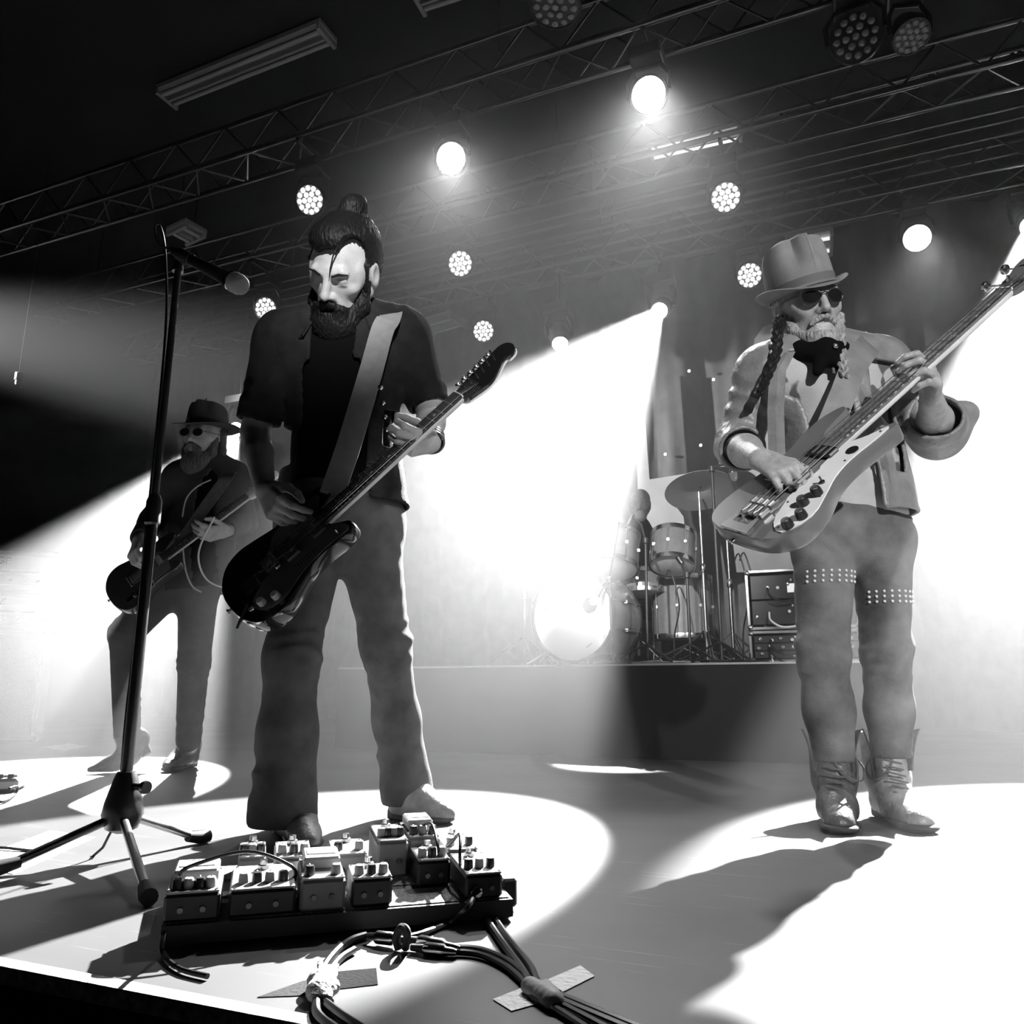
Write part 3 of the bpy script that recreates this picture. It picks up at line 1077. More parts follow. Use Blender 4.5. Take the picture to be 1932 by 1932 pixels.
def person_bassist():
    o = F(1640, 1580)
    root = thing('person', 'person in creased hat and sunglasses with braids, leather jacket and studded jeans, playing bass', 'person', o)
    J = dict(pelvis=P(1610, 985, 2.18), belly=P(1595, 880, 2.18), chest=P(1565, 745, 2.18), neck=P(1530, 650, 2.16),
             shr=P(1434, 708, 2.16), shl=P(1668, 690, 2.2),
             elr=P(1392, 842, 2.2), wrr=P(1432, 866, 1.93), ell=P(1768, 815, 2.18), wrl=P(1757, 752, 1.97),
             hipr=P(1556, 1010, 2.16), hipl=P(1660, 1010, 2.22), knr=P(1552, 1235, 2.10), knl=P(1672, 1230, 2.22),
             anr=P(1578, 1470, 2.13), anl=P(1684, 1470, 2.25))
    fwd = n3((-.12, -1, 0))
    lo, hi = bounds([J['elr'], J['ell'], J['wrr'], J['wrl'], J['pelvis'], P(1520, 500, 2.1), P(1480, 930, 1.8), P(1740, 640, 1.85)], .12)
    V = Vox(lo, hi, .0042)
    HF = head_frame(P(1524, 580, 2.13), (.03, -.96, -.22), (-.07, -.12, 1), 1.04)
    torso_field(V, J, .80, 0, fwd)
    V.cone(J['neck'], HF[0] + HF[1] @ np.array([0, -.02, -.06]), .062, .056, .03)
    q = skull(V, HF, lids=1.)
    for s_, e_, w_ in (('shr', 'elr', 'wrr'), ('shl', 'ell', 'wrl')):
        V.cone(J[s_], J[e_], .050, .043, .03)
        V.cone(J[e_], lerp(J[e_], J[w_], .4), .042, .044, .02)
        V.cone(lerp(J[e_], J[w_], .4), J[w_], .044, .029, .02)
    hand(V, J['wrr'], A3(P(1492, 893, 1.84)) - A3(J['wrr']), (-.25, -.72, .6), (.3, -.4, .6),
         ((25, 40, 20), (30, 45, 25), (38, 45, 25), (45, 45, 25)), ((.8, .5, .2), (1, .1, .2), (1, -.1, .2)), 1.08)
    hand(V, J['wrl'], A3(P(1760, 712, 1.90)) - A3(J['wrl']), (.55, -.50, .3), (.3, .2, .9),
         ((30, 55, 35), (35, 60, 35), (38, 60, 38), (42, 60, 40)), ((.5, .5, .8), (.8, .1, .6), (.9, 0, .4)), 1.10, 10)
    V.build('body', M_SKIN2, root, o)
    rot = HF[1] / 1.04
    # ---- short grey beard
    V = Vox(*bounds([q(0, .06, -.08)], .16), .004)
    for sg in (-1, 1):
        V.cone(q(sg * .067, .012, -.02), q(sg * .058, .035, -.07), .010, .016, .015)
        V.cone(q(sg * .058, .035, -.07), q(sg * .025, .078, -.108), .016, .022, .02)
        V.cone(q(sg * .006, .106, -.050), q(sg * .032, .092, -.066), .008, .007, .010)
    V.ell(q(0, .084, -.105), (.038, .026, .028), rot, .02)
    V.ell(q(0, .112, -.067), (.020, .012, .007), rot, .004, 'sub')
    V.noise(.0016, .010, (1, 1, .5), 4)
    V.build('beard', M_HAIRG, root, o, soft=0)
    # ---- hair at the back and sides, braids
    V = Vox(*bounds([q(0, -.03, 0)], .17), .005)
    V.ell(q(0, -.030, .02), (.088, .088, .088), rot, .02)
    V.ell(q(0, .06, -.03), (.085, .07, .11), rot, .01, 'sub')
    V.ell(q(0, .01, -.10), (.06, .09, .05), rot, .01, 'sub')
    V.noise(.0015, .011, (1, 1, .3), 5)
    V.build('hair', M_HAIRG, root, o, soft=0)
    braid([q(-.082, .0, -.03), P(1466, 630, 2.09), P(1463, 668, 2.07), P(1447, 710, 2.05), P(1432, 745, 2.04)], .012, 'braid', M_HAIR, root, o)
    braid([q(.084, .0, -.03), P(1583, 630, 2.10), P(1588, 670, 2.06), P(1592, 710, 2.03)], .012, 'braid', M_HAIRG, root, o)
    HH = head_frame(P(1524, 580, 2.13), (.10, -.95, -.20), (-.27, -.16, 1), 1.03)
    hat(root, o, HH, M_FELT, .088, .140, .030, .95, mat('felt_band', .12, .8), .012, up=.042)
    # ---- sunglasses
    sg_ = bpy.data.objects.new('sunglasses', None)
    COL.objects.link(sg_)
    sg_.parent = root
    for s2 in (-1, 1):
        out = [(s2 * (.033 + .025 * math.cos(a) * (1.05 if math.sin(a) > 0 else .92)), .004 + .019 * math.sin(a)) for a in np.linspace(0, 2 * math.pi, 20, endpoint=False)]
        mb = MB()
        vs = [q(x, .110 - .012 * (abs(x) / .05) ** 2, z) for x, z in out] + [q(x, .107 - .012 * (abs(x) / .05) ** 2, z) for x, z in out]
        mb.add(vs, [tuple(range(20)), tuple(range(39, 19, -1))] + [(i, 20 + i, 20 + (i + 1) % 20, (i + 1) % 20) for i in range(20)])
        mb.build('lens', M_GLASSL, sg_, False, o)
        MB().tube([q(x, .110 - .012 * (abs(x) / .05) ** 2, z) for x, z in out + out[:1]], .0022, 6).build('rim', M_PLASTIC, sg_, True, o)
        MB().tube([q(s2 * .058, .094, .012), q(s2 * .080, .04, .012), q(s2 * .083, -.01, .006)], .0024, 6).build('temple_arm', M_PLASTIC, sg_, True, o)
    MB().tube([q(-.010, .112, .010), q(0, .116, .013), q(.010, .112, .010)], .002, 6).build('bridge', M_PLASTIC, sg_, True, o)
    # ---- t-shirt
    V = Vox(*bounds([J['shr'], J['shl'], J['pelvis'], J['neck']], .2), .006)
    torso_field(V, J, .90, .0, fwd)
    V.cut(P(1640, 968, 2.1), (.02, 0, -1))
    V.cone(J['neck'], lerp(J['neck'], HF[0], .8), .078, .09, .01, 'sub')
    V.folds(J['belly'], .28, (.5, 0, 1), .07, .006, 1)
    V.folds(J['chest'], .22, (.8, 0, .5), .08, .005, 2)
    V.build('t_shirt', tee_mat(), root, o)
    hm = MB()
    # neckerchief
    V = Vox(*bounds([J['neck']], .15), .005)
    nc = A3(J['neck']) + [0, 0, -.045]
    ring = [nc + np.array([.078 * math.sin(t), -.070 * math.cos(t) - .012, .018 - .03 * math.cos(t)]) for t in np.linspace(0, 2 * math.pi, 17)]
    V.chain(ring, [.026] * 17, .02)
    V.cone(ring[0] + [0, -.01, .0], ring[0] + [-.03, -.02, -.07], .030, .014, .02)
    V.cone(ring[0] + [0, -.01, .0], ring[0] + [.035, -.02, -.06], .030, .014, .02)
    V.folds(nc, .16, (.5, .3, 1), .025, .006, 2)
    V.build('neckerchief', M_SHIRT, root, o)
    # ---- leather jacket
    V = Vox(*bounds([J['shr'], J['shl'], J['elr'], J['ell'], J['pelvis'], J['neck'], P(1845, 770, 2.1)], .16), .0055)
    torso_field(V, J, .93, .014, fwd, 1.3)
    V.cone(lerp(J['pelvis'], J['belly'], .3), lerp(J['pelvis'], J['belly'], .05), .165, .165, .04, flat=(fwd, 1.3))
    er, el = J['elr'], J['ell']
    V.cone(J['shr'], er, .074, .062, .04)
    V.cone(er, lerp(er, J['wrr'], .22), .062, .066, .03)
    V.cone(J['shl'], el, .074, .074, .04)
    V.cone(el, lerp(el, J['wrl'], .30), .074, .080, .03)
    V.cone(el, P(1822, 780, 2.14), .05, .035, .04)
    V.folds(lerp(J['shl'], el, .35), .17, A3(el) - A3(J['shl']), .05, .007, 3)
    V.folds(lerp(J['shr'], er, .4), .17, A3(er) - A3(J['shr']), .05, .007, 1)
    V.folds(er, .12, (1, 0, .5), .035, .006, 5)
    V.folds(lerp(J['chest'], J['pelvis'], .6), .25, (.5, 0, 1), .07, .006, 5)
    V.shell(.011)
    V.cut(P(1690, 972, 2.15), (.05, 0, -1))
    V.cut(lerp(er, J['wrr'], .26), A3(J['wrr']) - A3(er), near=(lerp(er, J['wrr'], .5), .12))
    V.cut(lerp(el, J['wrl'], .42) + [0, 0, .01], A3(J['wrl']) - A3(el) + [.02, 0, .05], near=(lerp(el, J['wrl'], .8) + np.array([.03, 0, 0]), .16))
    f3 = np.array([fwd[0], fwd[1], 0])
    ax = np.stack([np.cross(f3, [0, 0, 1]), f3, [0, 0, 1]], 1)
    ys = np.linspace(660, 985, 14)
    xl = np.interp(ys, (660, 700, 850, 985), (1500, 1478, 1480, 1492))
    xr = np.interp(ys, (660, 700, 800, 870, 985), (1560, 1592, 1640, 1664, 1676))
    for x0, x1, y in zip(xl, xr, ys):
        V.box(A3(P((x0 + x1) / 2, y, 2.0)) + f3 * .1, ((x1 - x0) / 1400, .2, .03), ax, .005, .006, 'sub')
    V.cone(lerp(J['neck'], HF[0], .1), lerp(J['neck'], HF[0], .9), .078, .10, .01, 'sub')
    V.build('leather_jacket', M_LEATHER, root, o, soft=0)
    # lapels and collar
    for pts, sh in (([(1500, 664), (1482, 700), (1478, 770), (1480, 850), (1490, 930)], -30), ([(1566, 664), (1596, 700), (1640, 795), (1662, 870), (1672, 950)], 26)):
        g = []
        for (x, y) in pts:
            d = np.interp(y, (660, 700, 800, 950), (2.09, 2.065, 2.055, 2.06))
            g.append([P(x, y, d - .003), P(x + sh * .5, y + 2, d - .012), P(x + sh, y + 6, d - .002)])
        MB().sheet(g, .006).build('lapel', M_LEATHER, root, True, o)
    # ---- jeans with studded bands
    V = Vox(*bounds([J['pelvis'], J['hipr'], J['hipl'], J['anr'], J['anl'], J['knl']], .16), .0055)
    V.cone(J['hipr'], J['hipl'], .092, None, .04, flat=(fwd, 1.1))
    V.cone(J['pelvis'], lerp(J['hipr'], J['hipl'], .5), .128, .120, .05, flat=(fwd, 1.2))
    for h_, k_, a_, s0 in (('hipr', 'knr', 'anr', 2), ('hipl', 'knl', 'anl', 7)):
        V.cone(lerp(J[h_], J[k_], .05), J[k_], .086, .063, .04)
        V.cone(J[k_], lerp(J[k_], J[a_], .45), .064, .060, .03)
        V.cone(lerp(J[k_], J[a_], .45), lerp(J[k_], J[a_], 1.0), .060, .047, .03)
        V.folds(J[k_], .13, (.3, 0, 1), .034, .008, s0)
        V.folds(J[k_], .20, (-.5, 0, 1), .06, .006, s0 + 3)
        V.folds(lerp(J[k_], J[a_], .85), .10, (.2, 0, 1), .032, .007, s0 + 1)
        V.folds(lerp(J[h_], J[k_], .2), .16, (.8, 0, 1), .05, .007, s0 + 4)
    V.cut((0, 0, .185), (0, 0, -1))
    V.build('jeans', M_JEANS_B, root, o)
    stud = MB().sphere((0, 0, 0), .0042, 8, 6).mesh('stud')
    for cx, cy, h_, k_, n_ in ((1546, 1095, 'hipr', 'knr', 8), (1664, 1133, 'hipl', 'knl', 8)):
        t = (cy - 1010) / 222.0
        ctr = lerp(J[h_], J[k_], t)
        rad = .086 + (.063 - .086) * t + .0015
        dn = n3(A3(J[k_]) - A3(J[h_]))
        for row in range(3):
            for i in range(n_):
                a = math.radians(-150 + 120 * (i + .5) / n_)
                p = ctr + dn * (row - 1) * .014
                p = p + np.array([math.cos(a), math.sin(a), 0]) * (rad)
                ob = link('stud', stud, mat('dull_stud', .75, .35, .3), root, True)
                ob.location = Vector(p) - o
    # ---- lace-up boots, open at the top
    for toe, heel, k_, a_, sd in ((F(1594, 1612), F(1580, 1543), 'knr', 'anr', -1), (F(1752, 1578), F(1668, 1540), 'knl', 'anl', 1)):
        toe, heel = A3(toe), A3(heel)
        L = n3(toe - heel)
        toe = heel + L * .29
        an = lerp(heel, toe, .22) + np.array([0, 0, .12])
        tp = lerp(heel, toe, .20) + np.array([0, 0, .245])
        V = Vox(*bounds([toe, heel, tp], .13), .0048)
        boot(V, an, toe, heel, tp, 1.16, .12)
        V.cone(an, tp, .058, .064, .02)
        V.folds(lerp(heel, toe, .4) + np.array([0, 0, .08]), .12, L, .03, .006, 2)
        V.folds(an + [0, 0, .05], .12, (0, 0, 1), .04, .005, 4)
        V.cone(an + [0, 0, .06], tp + [0, 0, .08], .050, .056, .006, 'sub')
        V.cut(tp, (0, 0, 1))
        V.cut((0, 0, .02), (0, 0, -1))
        b = V.build('boot', M_BOOT_D if sd < 0 else M_BOOT, root, o)
        V = Vox(*bounds([toe, heel], .09), .0042)
        sole(V, toe, heel, 1.2, .15, .034)
        V.cut((0, 0, .001), (0, 0, -1))
        V.build('sole', M_RUBBER, b, o)
        sdv = np.cross(L, [0, 0, 1])
        for s2 in (-1, 1):        # loose top flaps
            g = []
            for t in (0, .2, .4, .6, .8, 1):
                base = lerp(an + [0, 0, .02], tp, t) + L * .045 + sdv * s2 * .045
                out = base + sdv * s2 * (.008 + .026 * t * t) + L * (.014 + .02 * t) + np.array([0, 0, .012 * t])
                g.append([base - L * .02, base, out])
            MB().sheet(g, .005).build('boot_flap', M_BOOT_D, b, True, o)
        # tongue and laces
        for i in range(6):
            p = lerp(lerp(heel, toe, .62) + np.array([0, 0, .078]), an + L * .055 + np.array([0, 0, .04]), i / 5)
            MB().tube([p - sdv * .024 + L * .004, p + L * .012 + [0, 0, .006], p + sdv * .024 + L * .004 + [0, 0, .012]], .0028, 6).build('lace', M_LACE, b, True, o)
        kx = an + L * .062 + np.array([0, 0, .05])
        for lp in (-1, 1):
            w = sdv * (sd if lp > 0 else sd * .8)
            pts = [kx, kx + w * .04 + [0, 0, .015], kx + w * .075 + L * .01 + [0, 0, -.012 * lp], kx + w * .07 + L * .01 + [0, 0, -.05], kx + w * .03 + L * .012 + [0, 0, -.04], kx]
            MB().tube(smooth_loop([tuple(v) for v in pts], 5, False), .0028, 6).build('lace_bow', M_LACE, b, True, o)
    MB().lathe(P(1577, 652, 2.03), (0, -1, 0), [(.0001, .006), (.006, .004), (.008, 0)], 10).build('pendant', M_METAL, root, True, o)
    return root


bassist = person_bassist()
# ------------------------------------------------------------------ far guitarist: feathered hat, glasses, long beard, open jacket, cowboy boots
M_COAT = mat('dark_wool', 0.05, 0.85, var=0.2, scale=20, bump=0.2, bscale=200)
M_JEANS_C = mat('charcoal_denim', 0.07, 0.85, var=0.25, scale=14, bump=0.2, bscale=250)


def glasses(root, o, q, lensm, name='eyeglasses'):
    g = bpy.data.objects.new(name, None)
    COL.objects.link(g)
    g.parent = root
    for s2 in (-1, 1):
        out = [(s2 * .033 + .024 * math.cos(a), .003 + .018 * math.sin(a)) for a in np.linspace(0, 2 * math.pi, 16, endpoint=False)]
        mb = MB()
        mb.add([q(x, .112 - .10 * abs(x) ** 1.6, z) for x, z in out] + [q(x, .110 - .10 * abs(x) ** 1.6, z) for x, z in out], [tuple(range(16)), tuple(range(31, 15, -1))] + [(i, 16 + i, 16 + (i + 1) % 16, (i + 1) % 16) for i in range(16)])
        mb.build('lens', lensm, g, False, o)
        MB().tube([q(x, .112 - .10 * abs(x) ** 1.6, z) for x, z in out + out[:1]], .0022, 5).build('rim', M_PLASTIC, g, True, o)
        MB().tube([q(s2 * .057, .10, .010), q(s2 * .082, .03, .010), q(s2 * .084, -.01, .004)], .002, 5).build('temple_arm', M_PLASTIC, g, True, o)
    return g


def person_far():
    o = F(262, 1456)
    Y = 3.82
    root = thing('person', 'person in feathered brimmed hat and long beard with one boot heel raised, playing guitar', 'person', o)
    J = dict(pelvis=P(352, 1085, Y), belly=P(372, 1020, Y), chest=P(388, 935, Y), neck=P(394, 872, Y),
             shr=P(335, 905, Y - .02), shl=P(447, 905, Y + .04),
             elr=P(285, 985, Y + .05), wrr=P(262, 1020, Y - .34), ell=P(462, 985, Y), wrl=P(425, 1003, Y - .24),
             hipr=P(328, 1095, Y - .02), hipl=P(376, 1095, Y + .03), knr=P(237, 1195, Y - .12), knl=P(366, 1250, Y - .02),
             anr=P(240, 1385, Y), anl=P(356, 1395, Y + .05))
    fwd = n3((-.28, -1, 0))
    V = Vox(*bounds([J[k] for k in ('elr', 'ell', 'wrr', 'wrl', 'pelvis')] + [P(385, 770, Y)], .16), .006)
    HF = head_frame(P(386, 825, Y - .03), (-.18, -.97, -.12), (.05, -.05, 1), 1.06)
    torso_field(V, J, .85, 0, fwd)
    V.cone(J['neck'], HF[0] + HF[1] @ np.array([0, -.02, -.06]), .06, .056, .03)
    q = skull(V, HF, lids=.8)
    for s_, e_, w_ in (('shr', 'elr', 'wrr'), ('shl', 'ell', 'wrl')):
        V.cone(J[s_], J[e_], .048, .041, .03)
        V.cone(J[e_], J[w_], .041, .028, .02)
    hand(V, J['wrr'], A3(P(243, 1060, Y - .44)) - A3(J['wrr']), (-.6, -.7, .2), (.6, -.2, .4),
         ((35, 45, 25), (38, 48, 25), (42, 48, 25), (46, 50, 25)), ((.8, .5, .3), (1, .1, .2), (1, 0, .2)), 1.08)
    hand(V, J['wrl'], A3(P(396, 1008, Y - .33)) - A3(J['wrl']), (.2, -.75, -.5), (-.1, -.2, .9),
         ((30, 50, 30), (35, 55, 30), (40, 55, 30), (45, 55, 30)), ((.8, .5, .3), (.9, .3, .2), (1, .1, .1)), 1.08)
    V.build('body', M_SKIN, root, o)
    rot = HF[1] / 1.06
    V = Vox(*bounds([q(0, .06, -.12)], .2), .0055)
    for sg in (-1, 1):
        V.cone(q(sg * .067, .012, -.01), q(sg * .06, .035, -.08), .014, .026, .015)
        V.cone(q(sg * .060, .035, -.08), q(sg * .025, .06, -.15), .026, .040, .02)
        V.cone(q(sg * .006, .106, -.050), q(sg * .034, .09, -.068), .010, .010, .010)
    V.ell(q(0, .07, -.13), (.058, .042, .07), rot, .03)
    V.cone(q(0, .07, -.14), q(0, .055, -.23), .05, .025, .03)
    V.noise(.0022, .014, (1, 1, .3), 3)
    V.build('beard', mat('brown_beard', .10, .7, var=.4, scale=90, bump=.5, bscale=120, stretch=(1, 1, .2)), root, o, soft=0)
    V = Vox(*bounds([q(0, -.03, -.03)], .2), .006)
    V.ell(q(0, -.032, .02), (.088, .088, .088), rot, .02)
    for sg in (-1, 1):
        V.cone(q(sg * .075, -.02, 0), q(sg * .09, -.01, -.15), .024, .03, .03)
    V.ell(q(0, .06, -.03), (.085, .07, .11), rot, .01, 'sub')
    V.noise(.0022, .013, (1, 1, .3), 5)
    V.build('hair', mat('brown_hair', .07, .6, var=.3, scale=80, bump=.4, bscale=120, stretch=(1, 1, .2)), root, o, soft=0)
    qh, ht = hat(root, o, head_frame(P(387, 823, Y - .03), (-.18, -.95, -.05), (.03, .0, 1), 1.06), M_COAT, .088, .115, .058, .5, True, .006, up=.035)
    g = []
    for t in np.linspace(0, 1, 7):
        c = lerp(P(352, 796, Y - .12), P(390, 752, Y - .06), t)
        w = .018 * math.sin(math.pi * min(1, .12 + .86 * t)) + .003
        g.append([c + np.array([-w, 0, -w * .6]), c + np.array([0, -.004, 0]), c + np.array([w, 0, w * .6])])
    MB().sheet(g, .002).build('feather', mat('pale_feather', .5, .8), ht, True, o)
    glasses(root, o, q, M_GLASSL)
    # shirt, coat
    V = Vox(*bounds([J['shr'], J['shl'], J['pelvis'], J['neck']], .22), .008)
    torso_field(V, J, .95, 0, fwd)
    V.cut(lerp(J['pelvis'], J['belly'], -.4), (0, 0, -1))
    V.build('shirt', M_SHIRT, root, o)
    V = Vox(*bounds([J['shr'], J['shl'], J['elr'], J['ell'], J['wrr'], J['wrl'], P(350, 1125, Y)], .2), .007)
    torso_field(V, J, 1.02, .014, fwd)
    V.cone(J['belly'], P(372, 1122, Y), .18, .20, .05, flat=(fwd, 1.3))
    for s_, e_, w_ in (('shr', 'elr', 'wrr'), ('shl', 'ell', 'wrl')):
        V.cone(J[s_], J[e_], .068, .058, .04)
        V.cone(J[e_], lerp(J[e_], J[w_], .85), .058, .046, .03)
        V.folds(J[e_], .15, (1, 0, .6), .04, .007, 3)
    V.folds(J['belly'], .25, (.5, 0, 1), .08, .008, 2)
    V.shell(.012)
    V.cut(P(372, 1120, Y), (.1, 0, -1))
    for e_, w_ in (('elr', 'wrr'), ('ell', 'wrl')):
        V.cut(lerp(J[e_], J[w_], .88), A3(J[w_]) - A3(J[e_]), near=(lerp(J[e_], J[w_], 1.1), .1))
    f3 = np.array([fwd[0], fwd[1], 0])
    ax = np.stack([np.cross(f3, [0, 0, 1]), f3, [0, 0, 1]], 1)
    for y in np.linspace(880, 1125, 12):
        x0 = np.interp(y, (880, 930, 1000, 1125), (372, 350, 344, 356))
        x1 = np.interp(y, (880, 930, 1000, 1125), (392, 392, 386, 394))
        V.box(A3(P((x0 + x1) / 2, y, Y - .2)) + f3 * .1, ((x1 - x0) / 770, .2, .035), ax, .005, .006, 'sub')
    V.cone(lerp(J['neck'], HF[0], .1), lerp(J['neck'], HF[0], .9), .075, .09, .01, 'sub')
    V.build('jacket', M_COAT, root, o, soft=0)
    for pts in (((398, 905), (372, 918), (352, 940), (344, 975)), ((345, 1035), (350, 1075), (362, 1105), (380, 1117))):
        MB().tube(smooth_loop([tuple(P(x, y, Y - .185)) for x, y in pts], 5, False), .004, 5).build('piping', mat('pale_piping', .6, .6), root, True, o)
    # trousers, boots
    V = Vox(*bounds([J[k] for k in ('pelvis', 'hipr', 'hipl', 'anr', 'anl', 'knr')], .16), .007)
    V.cone(J['hipr'], J['hipl'], .108, None, .04, flat=(fwd, 1.15))
    V.cone(J['pelvis'], lerp(J['hipr'], J['hipl'], .5), .145, .135, .05, flat=(fwd, 1.3))
    for h_, k_, a_, s0 in (('hipr', 'knr', 'anr', 2), ('hipl', 'knl', 'anl', 7)):
        V.cone(lerp(J[h_], J[k_], .05), J[k_], .095, .072, .05)
        V.cone(J[k_], J[a_], .070, .058, .03)
        V.folds(J[k_], .15, (.3, 0, 1), .045, .008, s0)
        V.folds(lerp(J[k_], J[a_], .7), .15, (.3, 0, 1), .05, .007, s0 + 2)
    V.build('trousers', M_JEANS_C, root, o)
    # planted boot
    toe, heel = A3(F(296, 1462)), A3(F(362, 1447))
    toe = heel + n3(toe - heel) * .30
    V = Vox(*bounds([toe, heel, J['anl']], .12), .006)
    boot(V, lerp(heel, toe, .18) + np.array([0, 0, .11]), toe, heel, J['anl'], 1.08, .6, .01)
    V.cut((0, 0, .018), (0, 0, -1))
    b = V.build('boot', M_BOOT_D, root, o)
    V = Vox(*bounds([toe, heel], .08), .005)
    sole(V, toe, heel, 1.08, .7)
    V.cut((0, 0, .001), (0, 0, -1))
    V.build('sole', M_RUBBER, b, o)
    # boot on its toes
    toe = A3(F(165, 1461))
    ball = A3(F(205, 1459)) + [0, 0, .03]
    heel = A3(P(272, 1412, Y + .02))
    V = Vox(*bounds([toe, heel, J['anr']], .12), .006)
    V.cone(toe + [.01, 0, .02], ball, .014, .036, .02)
    V.cone(ball, lerp(ball, heel, .7) + np.array([0, 0, .02]), .038, .042, .03)
    V.cone(lerp(ball, heel, .6), heel + [-.02, 0, .03], .036, .036, .03)
    V.cone(lerp(ball, heel, .55), J['anr'], .042, .05, .03)
    V.cone(heel + [-.03, 0, .05], J['anr'], .040, .05, .03)
    V.cut((0, 0, .008), (0, 0, -1))
    b = V.build('boot', M_BOOT_D, root, o)
    d = n3(ball - heel)
    MB().cyl(heel + [-.012, 0, .012], heel + np.array([.016, 0, -.028]), .028, .024, 14).build('boot_heel', M_RUBBER, b, True, o)
    return root


person_far()


# ------------------------------------------------------------------ drummer, seen over the drums
def person_drummer():
    Y = 6.3
    o = Vector(P(1205, 1200, Y))
    o.z = .515
    root = thing('person', 'bald person seated behind the drums, only head and shoulders showing', 'person', o)
    J = dict(pelvis=A3((o.x, o.y, 1.02)), belly=A3((o.x, o.y - .02, 1.14)), chest=A3((o.x, o.y - .05, 1.36)), neck=A3((o.x, o.y - .05, 1.52)),
             shr=A3((o.x - .19, o.y - .03, 1.45)), shl=A3((o.x + .19, o.y - .03, 1.45)), elr=A3((o.x - .3, o.y - .12, 1.22)), ell=A3((o.x + .3, o.y - .12, 1.22)),
             wrr=A3((o.x - .2, o.y - .38, 1.25)), wrl=A3((o.x + .2, o.y - .38, 1.25)))
    hc = P(1207, 952, Y - .08)
    J['neck'] = A3((hc.x, hc.y + .03, hc.z - .17))
    V = Vox(*bounds([J['elr'], J['ell'], J['wrl'], J['pelvis'], hc + Vector((0, 0, .05))], .16), .007)
    HF = head_frame(hc, (-.15, -.97, -.2), (.1, -.1, 1), 1.05)
    torso_field(V, J, .9, 0, (0, -1, 0))
    V.cone(J['neck'], HF[0] + HF[1] @ np.array([0, -.02, -.06]), .06, .056, .03)
    skull(V, HF)
    for s_, e_, w_ in (('shr', 'elr', 'wrr'), ('shl', 'ell', 'wrl')):
        V.cone(J[s_], J[e_], .048, .041, .03)
        V.cone(J[e_], J[w_], .041, .028, .02)
        hand(V, J[w_], (0, -1, -.1), (0, 0, 1), (1 if s_ == 'shr' else -1, 0, 0), ((50, 60, 40),) * 4, ((.8, .4, .4), (1, 0, .3), (1, -.2, .2)), 1.05)
    V.build('body', M_SKIN, root, o)
    V = Vox(*bounds([J['elr'], J['ell'], J['pelvis'], J['neck']], .17), .008)
    torso_field(V, J, 1.0, .012, (0, -1, 0))
    for s_, e_ in (('shr', 'elr'), ('shl', 'ell')):
        V.cone(J[s_], lerp(J[s_], J[e_], .8), .066, .06, .04)
    V.folds(J['belly'], .25, (.5, 0, 1), .07, .006, 2)
    V.build('t_shirt', M_SHIRT, root, o)
    V = Vox(*bounds([J['pelvis'] + [0, -.5, -.5], J['pelvis'] + [0, .1, .05]], .32), .01)
    V.ell(J['pelvis'] + [0, 0, -.01], (.18, .16, .10), None, .04)
    for sg in (-1, 1):
        kn = J['pelvis'] + [sg * .2, -.42, -.02]
        V.cone(J['pelvis'] + [sg * .1, 0, -.01], kn, .09, .068, .05)
        V.cone(kn, kn + [0, -.03, -.40], .066, .052, .04)
    V.build('trousers', M_JEANS_D, root, o)
    for sg in (-1, 1):
        h = J['pelvis'] + [sg * .2, -.40, 0]
        h[2] = .515
        t = h + [0, -.28, 0]
        V = Vox(*bounds([h, t], .12), .007)
        z = np.array([0, 0, .035])
        V.cone(h + z + [0, -.05, 0], h + z + [0, -.16, 0], .036, .042, .03)
        V.cone(h + z + [0, -.14, 0], t + z + [0, .05, -.008], .042, .03, .03)
        V.cone(h + z, h + z + [0, -.03, .06], .036, .045, .03)
        V.cut((0, 0, .517), (0, 0, -1))
        V.build('shoe', M_RUBBER, root, o)
    seat = thing('drum_stool', 'round padded drum stool under the bald drummer', 'stool', (o.x, o.y, .515))
    zt = J['pelvis'][2] - .515 - .115
    MB().lathe((0, 0, zt - .09), (0, 0, 1), [(.15, 0), (.17, .02), (.17, .06), (.14, .085), (.001, .09)], 24).build('seat', M_LEATHER, seat, True)
    MB().cyl((0, 0, .12), (0, 0, zt - .085), .02).build('post', M_METAL, seat, True)
    for i in range(3):
        a = 2.1 * i
        MB().tube([(0, 0, .25), (.24 * math.cos(a), .24 * math.sin(a), .008)], .009).build('leg', M_METAL, seat, True)


person_drummer()
# ------------------------------------------------------------------ guitars
M_GBLACK = mat('black_lacquer', 0.012, 0.12, coat=0.5)
M_GGREY = mat('grey_lacquer', 0.15, 0.25, coat=0.4)
M_GWOOD = mat('sunburst_lacquer', 0.05, 0.2, coat=0.4)
M_MAPLE = mat('pale_maple', 0.85, 0.35, var=.1, scale=20)
M_ROSE = mat('dark_fretboard', 0.035, 0.5, var=.3, scale=40)
M_ROSEG = mat('worn_fretboard', 0.16, 0.5, var=.3, scale=40)
M_GUARD = mat('white_pickguard', 0.85, 0.3)
M_GUARD_D = mat('aged_pickguard', 0.16, 0.25)
M_STRAP = mat('woven_strap', 0.26, 0.8, var=.1, scale=40, bump=.2, bscale=300)
M_STRAP_L = mat('leather_strap', 0.17, 0.55, var=.2, scale=25)
M_STRING = mat('steel_string', 0.6, 0.3, 1.0)

